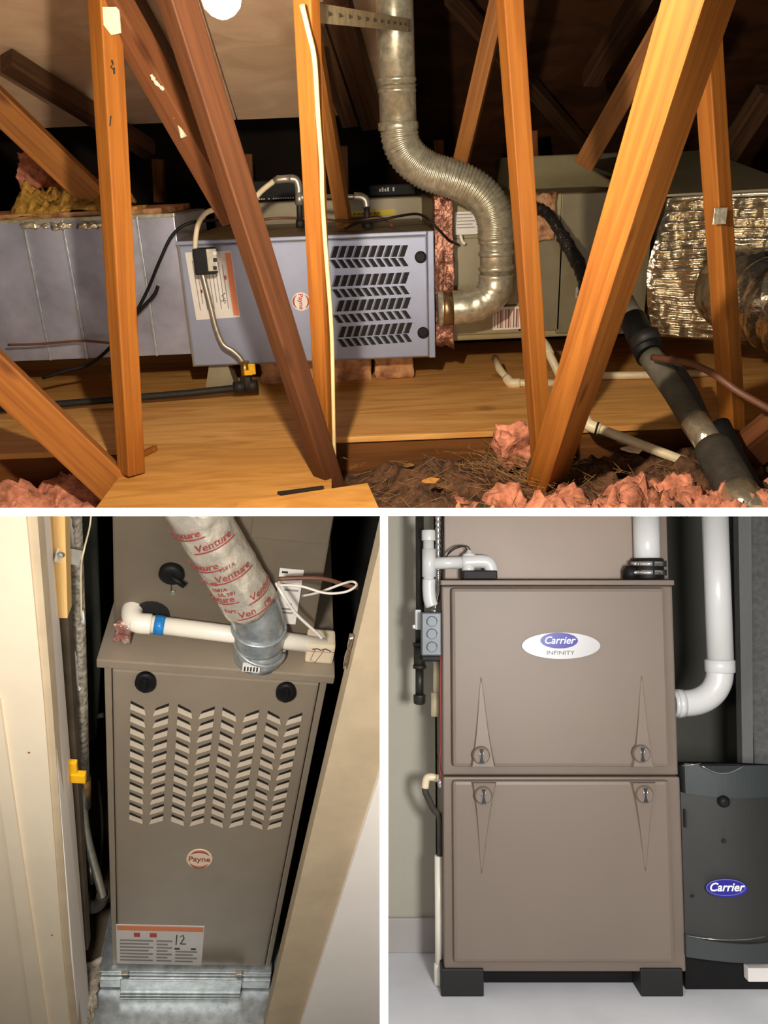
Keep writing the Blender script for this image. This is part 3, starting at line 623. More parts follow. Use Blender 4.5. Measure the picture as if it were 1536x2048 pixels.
seg('foam_sleeve', ((1244, 600, 2.34), (1272, 650, 2.25)), .031, 'foam_grey'); seg('tape_wrap', ((1266, 640, 2.26), (1300, 712, 2.12)), .037, 'black')
seg('tape_patch', ((1288, 670, 2.16), (1296, 690, 2.14)), .038, 'rubber'); seg('foam_sleeve', ((1300, 712, 2.1), (1345, 775, 2.0), (1392, 850, 1.88)), .031, 'foam_grey')
seg('foil_tape_wrap', ((1388, 842, 1.89), (1432, 905, 1.8)), .034, 'foil_tape'); seg('foam_sleeve', ((1426, 896, 1.81), (1462, 960, 1.70), (1482, 1000, 1.64)), .045, 'foam')
seg('foil_tape_end', ((1474, 985, 1.66), (1500, 1040, 1.58)), .046, 'foil_tape')
R2 = thing('refrigerant_line', 'thinner dark foam line beside the thick taped refrigerant line', 'pipe', A(1400, 800, y=1.9))
seg('foam_sleeve', ((1340, 722, 2.1), (1375, 770, 2.0), (1412, 850, 1.88), (1440, 900, 1.80)), .017, 'foam', R2); seg('foam_sleeve', ((1440, 850, 1.86), (1478, 930, 1.74), (1505, 985, 1.66)), .024, 'black', R2)
cable(((1306, 715, 2.02), (1340, 720, 1.95), (1385, 728, 1.88), (1430, 750, 1.8), (1480, 785, 1.75), (1570, 835, 1.7)), .0085, 'brown_wire', 'brown cable drooping from foam line past the end post')

# ---------------- insulation in the joist bays
pile('fibreglass_batt', xs+.02, 1.7, 1.4, yf+.01, ZF-.03, .085, M['dirt'], 'dusty pink fibreglass filling the joist bay below the widest brace', 2.0, kind='stuff', nx=150, ny=70, fq=9)
pile('fibreglass_batt', .12, 1.0, 1.4, 1.78, ZF-.02, .10, M['pink'], 'clean pink fibreglass lumps along the lower edge near the foam pipe', 5.0, kind='stuff', nx=90, ny=50, fq=13)
pile('fibreglass_batt', -1.6, A(235, 990, z=ZF).x, 1.35, yf-.01, ZF-.03, .085, M['pink'], 'pink fibreglass in the joist bay under the lowest slanting web', 9.0, kind='stuff', nx=90, ny=60, fq=10)
p = A(1040, 885, y=1.98)
obj('insulation_tuft', lumpy(p-V((.05, .05, .06)), p+V((.05, .05, .04)), .04, 18, 12), M['pink'], label='pink fibreglass tuft against the post foot beside the widest brace', cat='insulation')
g = G()
for i in range(420):
    c = A(random.gauss(1010, 60) if i < 230 else random.uniform(680, 1380), random.gauss(925, 22) if i < 230 else random.uniform(915, 1015), z=ZF+.035+random.random()*.03)
    a = random.gauss(2.3, .5) if i < 230 else random.random()*3.14; l = random.uniform(.02, .06)
    d = V((math.cos(a), math.sin(a)*.6, random.uniform(0, .5)))*l; g.bar(c-d*.5, c+d*.5, .0010, .0008)
obj('straw_litter', g, M['straw'], label='loose straw scattered over the dusty fibreglass at brace foot', cat='straw', kind='stuff')
def chip(px, py, pts, m, label, cat, z):
    p = A(px, py, z=z); obj(cat.replace(' ', '_'), G().prism([p+V(q) for q in pts], (.002, 0, .005)), m, label=label, cat=cat)
chip(860, 965, ((-.02, .006, 0), (.0, .012, .004), (.022, -.004, .006), (.012, -.012, .002), (-.01, -.004, 0)), M['ply_pale'], 'pale yellow wood chip on the dusty fibreglass', 'wood chip', ZF+.05)
chip(816, 933, ((-.012, .004, 0), (.004, .008, .002), (.014, -.004, .002), (-.004, -.006, 0)), M['straw'], 'tan wood chip close to the joist face', 'wood chip', ZF+.05)
chip(1262, 903, ((-.022, .02, .0), (.012, .016, .008), (.028, -.012, .008), (.012, -.026, .002), (-.008, -.006, 0)), M['sticker_warm'], 'torn cream paper scrap beside the drain pipe on fibreglass', 'paper scrap', ZF+.06)
chip(640, 1000, ((-.1, .05, 0), (.0, .075, .0), (.004, .068, .0), (-.09, .04, 0)), M['rubber'], 'dark strip lying on plywood at the foot of crossed webs', 'strip', ZP+.004)  # paints the cast shadow of a cable as a thin dark piece
p = A(288, 915, z=ZP); obj('wood_sliver', G().bar(p+V((-.03, -.06, .01)), p+V((.02, .05, .01)), .012, .012), M['fir'], label='splintered fir sliver on the plywood edge at post foot', cat='sliver')

# ================================================================ CLOSET
use(CLOSET); K = CLOSET.P
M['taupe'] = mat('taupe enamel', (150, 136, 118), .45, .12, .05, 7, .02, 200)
M['taupe_lit'] = mat('louver enamel', (184, 169, 150), .5, .0, .03, 10)  # lighter copy of taupe: light caught by the flaps put into colour
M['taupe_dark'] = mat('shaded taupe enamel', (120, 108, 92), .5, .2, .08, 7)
M['cream'] = mat('cream wall paint', (232, 216, 190), .6, 0, .03, 6, .05, 30)
M['tan'] = mat('tan casing paint', (198, 178, 148), .6, 0, .08, 9, .05, 40)
M['offwhite'] = mat('off white paint', (252, 245, 238), .6, 0, .02, 5)
M['closet_dark'] = mat('dark closet lining', (38, 34, 28), .85, 0, .3, 7)  # shadow behind the jamb is put into this wall colour
M['closet_brown'] = mat('brown closet lining', (92, 78, 60), .85, 0, .3, 7)
yF = 1.133
cs = [K(px, py, y=yF) for px, py in ((208, 1335), (655, 1360), (540, 1935), (224, 1925))]
zt = (cs[0].z+cs[1].z)/2; zb = (cs[2].z+cs[3].z)/2; xl = (cs[0].x+cs[3].x)/2; xr = (cs[1].x+cs[2].x)/2
CF = thing('gas_furnace', 'taupe upright gas furnace with chevron louvres in the closet', 'furnace', ((xl+xr)/2, yF+.3, zb))
obj('case', G().lohi((xl, yF+.012, zb), (xr, yF+.62, zt), bevel=.004), M['taupe'], CF)
obj('front_panel', G().lohi((xl+.016, yF-.004, zb+.006), (xr-.016, yF+.03, zt-.004), bevel=.005), M['taupe'], CF)
for a, b in ((xl, xl+.014), (xr-.014, xr)): obj('corner_flange', G().lohi((a, yF, zb), (b, yF+.02, zt), bevel=.002), M['taupe'], CF)
zc = zt+.026
obj('top_cap', G().lohi((xl-.012, yF-.010, zt+.004), (xr+.012, yF+.62, zc), bevel=.003), M['taupe'], CF)
DY = yF-.004
def kp(px, py): return K(px, py, y=DY)
lv = [None, None]
A0, B0, A1, B1 = kp(277, 1414), kp(588, 1436), kp(273, 1634), kp(549, 1647)
for j in range(11):
    for i, tt in enumerate((0, .141, .296, .431, .579, .717, .871, 1)):
        t_ = j/10
        l, r = A0.lerp(A1, t_), B0.lerp(B1, t_); p = l.lerp(r, tt); fr = frame_at(p); k = i % 2
        if lv[k] is None:
            g = G(); sk = .0085*(1 if k else -1); w_, h_ = .031, .0195
            pr = [V((-w_/2, 0, -h_/2-sk)), V((w_/2, 0, -h_/2+sk)), V((w_/2, 0, h_/2+sk)), V((-w_/2, 0, h_/2-sk))]
            ins = .006; pr[2] = pr[2]+V((-ins*(0 if k else 1.0), 0, 0)); pr[3] = pr[3]+V((ins*(1.0 if k else 0), 0, 0))
            g.prism([q_+V((0, -.0006, 0)) for q_ in pr], (0, .0006, 0)); g.mi = 1
            m0, m1 = pr[0]*.44+pr[3]*.56, pr[1]*.44+pr[2]*.56
            g.hull([pr[0], pr[1], m1, m0], [pr[0]+V((0, -.006, 0)), pr[1]+V((0, -.006, 0)), m1+V((0, -.001, 0)), m0+V((0, -.001, 0))])
            for v in g.bm.verts: v.co += p
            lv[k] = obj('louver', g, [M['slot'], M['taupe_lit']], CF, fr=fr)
        else: dup(lv[k], fr, CF)
knob(kp(292, 1361), .0205, CF, spin=0, zs=1.3); knob(kp(572, 1381), .0205, CF, spin=0, zs=1.3)
bz = K(399, 1717, y=DY); badge_round(CF, bz, .0315, V((1, 0, 0)), V((0, 0, 1)), M['sticker_warm'], 'Payne', M['brown_print'], M['brown_print'], 1.33)
lp = [kp(232, 1848), kp(409, 1852), kp(403, 1930), kp(234, 1926)]
lb = label_sheet(CF, lp, V((0, -1, 0)), M['sticker'])
qk = lambda u, v, o=-.0018: (lp[0]*(1-u)+lp[1]*u)*(1-v)+(lp[3]*(1-u)+lp[2]*u)*v+V((0, o, 0))
strip(.01, .99, .02, .13, 'orange', lb, 'orange_band', qk)
for (u0, u1, v0, n_) in ((.04, .42, .36, 7), (.46, .64, .36, 7), (.68, .94, .62, 4)):
    for i in range(n_): strip(u0, u1-.05*(i % 2), v0+i*.085, v0+.04+i*.085, 'grey_print', lb, 'print_line', qk)
strip(.20, .27, .19, .29, 'red', lb, 'red_mark', qk); strip(.38, .46, .19, .29, 'red', lb, 'red_mark', qk)
for u in (.67, .86): strip(u, u+.06, .55, .59, 'ink', lb, 'print_bar', qk)
for s_ in (((.69, .22), (.685, .46)), ((.73, .26), (.76, .22), (.775, .3), (.735, .44), (.80, .44))): obj('handwritten_number', G().tube([qk(u, v, -.0024) for u, v in s_], .0014, 5), M['ink'], lb)
# filter rack and pan under it
M['pan'] = M['galv_cool']
zr0 = K(300, 1962, y=yF-.03).z
RK = thing('filter_rack', 'bright steel filter rack with lift handle under the closet furnace', 'filter rack', ((xl+xr)/2, yF, zr0-.02))
obj('upper_rail', G().lohi((xl-.03, yF-.02, zb-.022), (xr+.005, yF+.4, zb-.002), bevel=.002), M['pan'], RK)
obj('lower_rail', G().lohi((xl-.03, yF-.03, zb-.07), (xr+.005, yF+.4, zb-.026), bevel=.002), M['pan'], RK)
a, b = K(240, 1962, y=yF-.05), K(484, 1966, y=yF-.05)
zz0 = K(300, 1993, y=yF-.05).z
dr = obj('rack_door', G().lohi((a.x, yF-.05, zz0), (b.x, yF-.044, a.z+.002), bevel=.002), M['pan'], RK)
for i in range(3): obj('bent_lip', G().lohi((a.x, yF-.058+.002*i, zz0+.002+i*.013), (b.x, yF-.046, zz0+.006+i*.013), bevel=.001), M['pan'], RK)
for px in (250, 478): p = K(px, 1948, y=yF-.034); obj('latch', G().box(p, (.018, .012, .016), bevel=.002), M['zinc'], RK)
zfl = zb-.078
p = [K(px, py, z=zfl) for px, py in ((178, 1992), (548, 1992), (552, 2085), (150, 2085))]
fk = thing('floor_pan', 'galvanised floor pan in front of the closet filter rack', 'floor pan', (0, 1.0, zfl-.02))
obj('pan_sheet', G().lohi((xl-.045, .55, zfl-.01), (xr+.03, 1.8, zfl), bevel=.002), M['pan'], fk)
obj('floor', G().lohi((-1.6, .3, zfl-.05), (1.2, 2.5, zfl-.012)), M['closet_brown'], kind='structure')
# coil cabinet standing behind on the cap
pb = K(228, 1262, z=zc); yP = pb.y; xpl, xpr = pb.x, K(622, 1290, z=zc).x
PL = thing('coil_case', 'tall taupe coil case standing on the closet furnace', 'coil case', ((xpl+xpr)/2, yP+.2, zc))
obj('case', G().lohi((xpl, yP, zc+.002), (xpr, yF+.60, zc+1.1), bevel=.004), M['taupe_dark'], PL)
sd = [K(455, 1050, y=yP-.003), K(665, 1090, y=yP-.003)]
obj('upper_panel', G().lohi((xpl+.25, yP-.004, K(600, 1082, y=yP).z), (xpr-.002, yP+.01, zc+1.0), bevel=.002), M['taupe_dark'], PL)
p = K(344, 1144, y=yP); obj('drain_plug', G().lathe(p, (0, -1, 0), [(0, .024), (.01, .024), (.014, .02), (.015, .01)], 20), M['black'], PL)
p2 = K(372, 1158, y=yP); obj('plug_arm', G().tube([p+V((0, -.014, 0)), p2+V((0, -.02, 0))], .006, 8), M['black'], PL)
obj('panel_seam', G().lohi((p.x-.001, yP-.0015, zc+.12), (p.x+.001, yP+.002, p.z-.03)), M['ink'], PL)
obj('seam_screw', G().lathe(K(346, 1184, y=yP), (0, -1, 0), [(0, .006), (.004, .005)], 8), M['zinc'], PL)
a, b = K(545, 1244, y=yP-.002), K(608, 1140, y=yP-.002)
st = obj('rating_label', G().lohi((a.x, yP-.004, a.z), (b.x, yP-.002, b.z)), M['sticker'], PL)
for i, (u0, u1, v) in enumerate(((.1, .35, .93), (.2, .8, .82), (.2, .9, .72), (.3, .9, .62), (.5, .7, .36), (.3, .8, .27), (.3, .8, .2))): obj('print_line', G().lohi((a.x+(b.x-a.x)*u0, yP-.005, a.z+(b.z-a.z)*v), (a.x+(b.x-a.x)*u1, yP-.004, a.z+(b.z-a.z)*(v+.03))), M['ink'] if i in (0, 4) else M['grey_print'], st)
# drain pipe with blue tape
pa = K(262, 1243, y=yP-.03); pz = K(652, 1292, y=yP-.03)
DP = thing('drain_pipe', 'white drain pipe wrapped with blue tape, lying across the furnace top', 'pipe', pa)
obj('pipe', G().tube([pa, pz], .0175, 18), M['pvc'], DP)
obj('elbow', G().tube(smooth_path([pa.lerp(pz, .10), pa.lerp(pz, .03), pa+V((-.002, .02, .002)), pa+V((0, .055, .006))], 5), .0205, 18), M['pvc'], DP)
obj('blue_tape', G().tube([pa.lerp(pz, .115), pa.lerp(pz, .165)], .0195, 18), mat('blue tape', (36, 132, 206), .35, 0, .2, 60, .3, 80), DP)
obj('pipe_hole', G().lathe(K(305, 1228, y=yP-.001), (0, -1, 0), [(0, .034), (.002, .034)], 20), M['slot'], PL)
def kl(name, px0, py0, px1, py1, y, am, m, label, cat, seed, n=10, dy=.02):
    a, b = K(px0, py0, y=y), K(px1, py1, y=y); return obj(name, lumpy((min(a.x, b.x), y-dy, min(a.z, b.z)), (max(a.x, b.x), y+dy*.2, max(a.z, b.z)), am, 45, seed, n), m, label=label, cat=cat)
M['foil_red'] = mat('faded red print', (164, 70, 66), .45, 0, .2, 60)
M['red_foil'] = mat('foil tape with red print', (206, 190, 178), .3, .7, .3, 50, .9, 40, dark=(176, 80, 72))
kl('tape_scrap', 232, 1270, 262, 1238, yP-.025, .012, M['red_foil'], 'crumpled foil tape with red print beside the white elbow', 'tape', 2)
# vent pipe
v0 = K(517, 1312, z=zc); yv = v0.y
vpts = [v0+V((0, 0, -.002)), K(519, 1262, y=yv), K(508, 1218, y=yv), K(482, 1172, y=yv)]
CV = thing('vent_pipe', 'foil taped vent pipe with red print rising from closet furnace', 'vent pipe', v0)
RV = .0505
obj('base_collar', G().tube([vpts[0], vpts[0]+V((0, 0, .012)), vpts[0]+V((-.002, 0, .018)), K(518, 1268, y=yv)], RV, 32, rs=[RV*1.0, RV*1.0, RV*.95, RV*.95]), M['galv_cool'], CV)
obj('steel_elbow', G().tube(smooth_path([K(518, 1285, y=yv), K(519, 1262, y=yv), K(512, 1228, y=yv), K(490, 1186, y=yv)], 6), RV*.98, 32), M['galv_cool'], CV)
for (pa_, n_) in (((518, 1256), (-.02, 0, 1)), ((520, 1293), (.25, 0, 1))):
    c = K(*pa_, y=yv); x_, y_, z_ = basis(V(n_), V((1, 0, 0)))
    obj('bead', G().tube([c+x_*(RV*1.02*math.cos(i*math.pi/16))+y_*(RV*1.02*math.sin(i*math.pi/16)) for i in range(33)], .0042, 8), M['galv_cool'], CV)
wl0, wl1 = K(500, 1204, y=yv), K(346, 945, y=yP-.068)
wd = wl1-wl0; wp = [wl0+wd*(i/30) for i in range(31)]
g = G(); g.tube(wp, RV, 48, rs=[RV*(1.07-.10*i/30+.02*noise.noise(V((i*.9, 0, 0)))) for i in range(31)])
for v in g.bm.verts: v.co += V((1, -1, 0))*.004*noise.fractal(v.co*26, 1, 2, 3)
fw = obj('foil_wrap', g, mat('silver foil wrap', (222, 214, 198), .28, .5, .1, 30, .6, 34), CV)
obj('label_bar', G().lohi(V((v0.x-.03, yv-RV*1.0-.004, zc+.010)), V((v0.x+.004, yv-RV*.9, zc+.026))), M['sticker'], CV)
for i in range(5): obj('bar', G().lohi(V((v0.x-.027+i*.006, yv-RV-.0046, zc+.012)), V((v0.x-.024+i*.006, yv-RV*.9, zc+.024))), M['ink'], CV)
wz = wd.normalized(); wy = V((0, 1, 0)); wx = wy.cross(wz)   # around: -wy faces out
def wrap_text(s, t, ang, h, m, r=RV*1.10, bar=True):
    cu = bpy.data.curves.new('l', 'FONT'); cu.body = s; cu.align_x = 'CENTER'; cu.align_y = 'CENTER'; cu.size = h; cu.shear = .2; cu.extrude = .0004; cu.resolution_u = 2
    to = bpy.data.objects.new('tmp', cu); COL.objects.link(to); me = bpy.data.meshes.new_from_object(to); bpy.data.objects.remove(to)
    c = wl0+wd*t
    bm = bmesh.new(); bm.from_mesh(me)
    if bar:
        for s0 in (-1.05, ): 
            L = h*1.9; vs = []
            for i in range(9):
                for dz in (s0*h*.55, s0*h*.42): vs.append(bm.verts.new((L*(i/4-1), dz, .0004)))
            for i in range(8): bm.faces.new([vs[2*i], vs[2*i+2], vs[2*i+3], vs[2*i+1]])
    for v in bm.verts:
        x_, y_, z_ = v.co; a = math.radians(ang)+x_/r; rr = r+z_
        v.co = c+wz*y_+wx*(rr*math.sin(a))-wy*(rr*math.cos(a))
    g = G(); g.bm.free(); g.bm = bm; bpy.data.meshes.remove(me)
    return obj('printed_name', g, m, fw, flip=False)
for t_, a_ in ((.06, 25), (.20, -38), (.36, 22), (.46, -32), (.15, 62), (.60, 20), (.70, -30)): wrap_text('Venture', t_, a_, .022, M['foil_red'])
for t_, a_, s_ in ((.28, -20, '1581A'), (.24, -10, 'UL 181'), (.33, -42, 'VENTURE'), (.10, -25, 'TAPE'), (.42, 18, '1581A')): wrap_text(s_, t_, a_, .012, M['brown_print'] if s_ == '1581A' else M['foil_red'], bar=False)
# transformer box and wires
bx = K(637, 1318, z=zc)
JB = thing('control_box', 'small cream control box at the corner of the closet furnace top', 'box', bx)
obj('shell', G().box(bx+V((0, .012, .025)), (.058, .05, .05), bevel=.006), mat('cream plastic', (226, 208, 180), .45, 0, .03, 20), JB)
obj('lid_seam', G().box(bx+V((0, -.0125, .034)), (.054, .0015, .0012)), M['brown_print'], JB)
obj('scribble', G().tube([bx+V((x_, -.0138, z_)) for x_, z_ in ((-.018, .040), (-.008, .043), (.0, .039), (.008, .044), (.02, .038))], .0011, 5), M['ink'], JB)
obj('thin_wire', G().tube([bx+V((x_, -.0138, z_)) for x_, z_ in ((-.012, .04), (-.018, .01), (-.008, .003), (.006, .04))], .0006, 5), M['brown_wire'], JB)
def kcable(pts, r, m, label, cat='wire', name='wire'):
    return obj(name, G().tube(smooth_path([K(px, py, y=y) for px, py, y in pts], 6), r, 8), M[m], label=label, cat=cat)
yw = yv-.02
kcable(((552, 1166, yw+.02), (566, 1190, yw), (590, 1225, yw), (618, 1252, yw), (634, 1266, yw), (644, 1277, yw+.0)), .0032, 'white_wire', 'white wire running from the foil wrap to the cream control box')
kcable(((556, 1170, yw), (600, 1172, yw-.02), (650, 1186, yw-.03), (690, 1184, yw-.03), (712, 1172, yw-.03), (708, 1164, yw-.03), (690, 1166, yw-.01), (640, 1184, yw), (605, 1192, yw+.03)), .0024, 'white_wire', 'white wire loop sticking out from foil wrap into the dark gap')
kcable(((556, 1158, yw+.0), (600, 1156, yw), (650, 1158, yw), (690, 1170, yw), (716, 1176, yw)), .0042, 'brown_wire', 'thick brown cable leaving the foil wrap toward the dark gap')
# closet shell
xw = xr+.10
obj('wall_right', G().lohi((xw, 1.02, zfl), (xw+.05, 2.4, 1.2)), M['closet_dark'], kind='structure')
obj('wall_back', G().lohi((-1.4, 2.3, zfl), (1.2, 2.34, 1.4)), M['closet_dark'], kind='structure')
xk = K(168, 1500, y=1.35).x-.03
obj('wall_left', G().lohi((xk-.05, 1.02, zfl), (xk, 2.3, 1.2)), M['closet_brown'], kind='structure')
tr = [K(px, py, y=.98) for px, py in ((777, 1018), (545, 1990), (526, 2070), (596, 2070), (760, 1550), (905, 1095), (930, 1000))]
obj('trim_2', G().prism(tr, (0, .05, 0)), M['tan'], kind='structure')
tr = [K(px, py, y=.965) for px, py in ((596, 2070), (760, 1550), (905, 1095), (1500, 1000), (1500, 2200), (592, 2085))]
obj('wall_front', G().prism(tr, (0, .05, 0)), M['offwhite'], kind='structure')
tr = [K(px, py, y=.92) for px, py in ((-160, 990), (48, 990), (87, 1400), (126, 1915), (142, 2075), (-160, 2075))]
obj('trim_3', G().prism(tr, (0, .03, 0)), M['cream'], kind='structure')
tr = [K(px, py, y=.926) for px, py in ((46, 990), (71, 990), (104, 1400), (141, 1915), (158, 2075), (140, 2075), (125, 1915), (85, 1400))]
obj('trim_4', G().prism(tr, (0, .03, 0)), M['tan'], kind='structure')
e0, e1 = K(73, 1000, y=.93), K(158, 2070, y=.93); i0, i1 = K(100, 1000, y=1.06), K(184, 2070, y=1.06)
obj('trim_5', G().hull([e0, e1, e1+V((-.1, 0, 0)), e0+V((-.1, 0, 0))], [i0, i1, i1+V((-.14, 0, 0)), i0+V((-.14, 0, 0))]), M['offwhite'], kind='structure')  # lighter paint than the jamb's cream makes up for grazing light
tr = [K(px, py, y=.912) for px, py in ((-30, 1400), (16, 1704), (66, 2060), (96, 2060), (42, 1704), (-2, 1400))]
obj('trim_6', G().prism(tr, (0, .01, 0)), M['cream'], kind='structure')
for px, py in ((58, 1505), (25, 1581), (104, 1870), (40, 1755), (25, 1660)): obj('nail_hole', G().lathe(K(px, py, y=.9195), (0, -1, 0), [(0, .0022), (.001, .0018)], 8), M['brown_print'], bpy.data.objects['trim_3'])
sw = [K(px, py, y=1.05) for px, py in ((98, 1000), (129, 1000), (135, 1236), (113, 1236))]
obj('wood_strip', G().prism(sw, (0, .03, 0)), wood('bare pine', (236, 196, 130), (214, 168, 98), knots=False), label='bare pine strip fixed to the cream door jamb', cat='wood strip')
st_ = [K(px, py, y=1.075) for px, py in ((112, 1236), (136, 1236), (176, 1900), (160, 1900))]
obj('trim_7', G().prism(st_, (0, .03, 0)), M['closet_brown'], kind='structure')  # strip whose brown paints the shaded gap along the jamb stud
# iron pipe, strap, sleeve, valve
IY = 1.15
IP = thing('gas_pipe', 'upright black iron pipe with white paint runs beside the pine strip', 'pipe', K(163, 1570, y=IY))
obj('pipe', G().tube([K(143, 985, y=IY), K(150, 1150, y=IY), K(160, 1400, y=IY), K(165, 1585, y=IY)], .0158, 16), mat('spotted iron', (176, 166, 150), .6, .1, .4, 90, .3, 80, dark=(96, 88, 76)), IP)
for q_ in (((139, 1032), (142, 1060), (145, 1094)), ((150, 1302), (152, 1330), (154, 1360), (158, 1380)), ((164, 1222), (166, 1246))):
    pp = smooth_path([K(px, py, y=IY-.014) for px, py in q_], 5); obj('paint_run', G().tube(pp, .004, 6, rs=[.0025+.003*random.random() for _ in pp]), M['white'], IP)
obj('coupling', G().tube([K(165, 1555, y=IY), K(166, 1612, y=IY)], .018, 14), mat('worn brass', (150, 112, 66), .45, .6, .3, 60), IP)
a, b = K(114, 1108, y=1.044), K(160, 1116, y=1.126)
SP = thing('pipe_strap', 'bent steel strap holding the iron pipe to the pine strip', 'strap', a)
obj('band', G().bar(a, b, .026, .004, V((0, 0, 1))), mat('pale steel strap', (226, 224, 216), .4, .1, .1, 30), SP); obj('slot', G().bar(a.lerp(b, .55)-V((0, .002, 0)), a.lerp(b, .85)-V((0, .002, 0)), .005, .002, V((0, 0, 1))), M['slot'], SP)
obj('screw', G().lathe(a+V((.006, -.002, 0)), (0, -1, 0), [(0, .006), (.004, .004)], 10), M['galv_cool'], SP)
obj('foam_line', G().tube(smooth_path([K(px, py, y=1.3) for px, py in ((172, 990), (178, 1150), (184, 1290), (180, 1400), (176, 1470))], 5), .02, 14), mat('green grey foam', (76, 78, 68), .8, 0, .15, 12), label='green grey foam line hidden behind the iron pipe', cat='pipe')
kcable(((184, 1000, 1.2), (180, 1050, 1.18), (168, 1100, 1.13), (162, 1140, 1.13), (163, 1240, 1.13)), .0016, 'pvc_cream', 'thin pale wire hanging beside the steel strap')
kv = thing('gas_valve', 'yellow handled gas valve on the iron pipe by door jamb', 'valve', K(150, 1600, y=IY-.02))
p = K(144, 1545, y=1.035)
obj('handle', G().box(p+V((0, 0, .006)), (.022, .012, .06), bevel=.003), M['yellow'], kv); obj('handle_cap', G().box(p+V((.012, -.002, -.010)), (.030, .014, .026), bevel=.003), M['yellow'], kv)
obj('stem', G().tube([K(150, 1548, y=1.045), K(166, 1552, y=IY)], .007, 10), M['zinc'], kv)
obj('nut', G().tube([K(155, 1575, y=IY-.02), K(166, 1615, y=IY-.02)], .013, 8), M['galv_cool'], kv)
kg = thing('gas_connector', 'corrugated steel gas tube hanging in a loop by the furnace', 'gas tube', K(190, 1810, y=IY))
fp_ = smooth_path([K(px, py, y=IY-.02) for px, py in ((165, 1610), (171, 1660), (183, 1710), (197, 1760), (205, 1790))], 22)
obj('flexible_tube', G().tube(fp_, .0095, 12, rs=[.0095+.0012*(i % 2) for i in range(len(fp_))]), M['zinc'], kg)
obj('drop_tube', G().tube([K(160, 1620, y=IY), K(165, 1700, y=IY), K(168, 1800, y=IY)], .0085, 12), M['zinc'], kg)
obj('branch_tube', G().tube([K(176, 1700, y=IY+.02), K(184, 1765, y=IY+.02)], .007, 10), M['zinc'], kg)
obj('drip_cup', G().tube(smooth_path([K(px, py, y=IY) for px, py in ((166, 1784), (170, 1806), (186, 1814), (200, 1806), (206, 1788))], 5), .016, 14), M['foam'], kg)
obj('thin_line', G().tube(smooth_path([K(px, py, y=1.32) for px, py in ((196, 1560), (204, 1640), (202, 1720), (192, 1760))], 5), .004, 8), M['foam'], label='thin dark hose curving in the gap beside the closet furnace', cat='hose')
obj('side_bracket', G().tube([K(172, 1438, y=1.3), K(206, 1430, y=1.3)], .006, 8), M['foam'], label='short dark bracket bar between iron pipe and furnace', cat='bracket')
a, b = K(150, 2025, y=1.09), K(205, 1905, y=1.12)
obj('plaster_rubble', lumpy((a.x-.02, 1.02, zfl), (b.x-.015, 1.16, zfl+.05), .03, 24, 5, 20), mat('plaster crumbs', (196, 184, 166), .9, 0, .3, 40, .9, 60, dark=(130, 116, 98)), label='crumbled plaster heap in the corner by the jamb and filter rack', cat='rubble')
kl('tape_scrap', 740, 1158, 762, 1104, 1.005, .003, M['red_foil'], 'foil tape scrap with red print high on the dark closet wall', 'tape', 5, 6, .01)
kl('tape_scrap', 686, 1330, 706, 1268, 1.012, .006, M['foil'], 'torn shiny foil tape on dark closet wall beside the control box', 'tape', 6, 8, .01)

# ================================================================ UTILITY ROOM
use(UTIL); W = UTIL.P
M['door'] = mat('champagne enamel', (124, 110, 98), .5, .08, .02, 5, .01, 300)
M['door_frame'] = mat('champagne case', (122, 107, 95), .5, .08, .02, 5)
M['wall_g'] = mat('grey green wall', (180, 175, 160), .8, 0, .03, 3)
M['wall_d'] = mat('charcoal wall', (104, 104, 94), .8, 0, .05, 3)
M['base'] = mat('grey baseboard', (176, 170, 166), .6, 0, .02, 5)
M['concrete'] = mat('grey floor', (228, 229, 233), .6, 0, .06, 4)
M['stone'] = mat('speckled concrete', (104, 104, 102), .8, 0, .2, 60)
M['filter'] = mat('charcoal enamel', (46, 46, 44), .5, .05, .03, 6)
M['filter_cap'] = mat('slate plastic', (52, 57, 57), .45, 0, .03, 8)
M['pvc_w'] = mat('bright pvc', (212, 211, 208), .3, 0, .01, 8)
M['blue'] = mat('blue enamel', (42, 40, 140), .3, 0, 0)
M['silver'] = mat('silver badge', (176, 173, 172), .35, .2, .01, 20)
M['chrome'] = mat('chrome', (200, 196, 190), .2, .9, .05, 30)
yU = 1.82
zf = W(925, 1988, y=yU).z
def wx_(px, y=yU, py=1560): return W(px, py, y=y).x
def wz_(py, y=yU, px=1120): return W(px, py, y=y).z
xL, xR = wx_(886), wx_(1357)
UF = thing('gas_furnace', 'champagne two door furnace on black feet with oval badge', 'furnace', ((xL+xR)/2, yU+.3, wz_(1940)))
zm = wz_(1552)
obj('upper_case', G().lohi((xL, yU, zm+.002), (xR, yU+.6, wz_(1172)), bevel=.004), M['door_frame'], UF)
obj('lower_case', G().lohi((xL, yU-.006, wz_(1941)), (xR+.001, yU+.6, zm-.001), bevel=.004), M['door_frame'], UF)
obj('top_plate', G().lohi((xL-.003, yU-.012, wz_(1171)), (xR+.001, yU+.6, wz_(1160)), bevel=.003), M['door_frame'], UF)
def door(px0, py0, px1, py1, nm, dy=.022):
    a, b = W(px0, py0, y=yU-dy), W(px1, py1, y=yU-dy)
    return obj(nm, G().lohi((a.x, yU-dy, b.z), (b.x, yU-.001, a.z), bevel=.008), M['door'], UF)
du = door(903, 1176, 1342, 1534, 'upper_door'); dl = door(905, 1562, 1350, 1926, 'lower_door')
yD = yU-.022
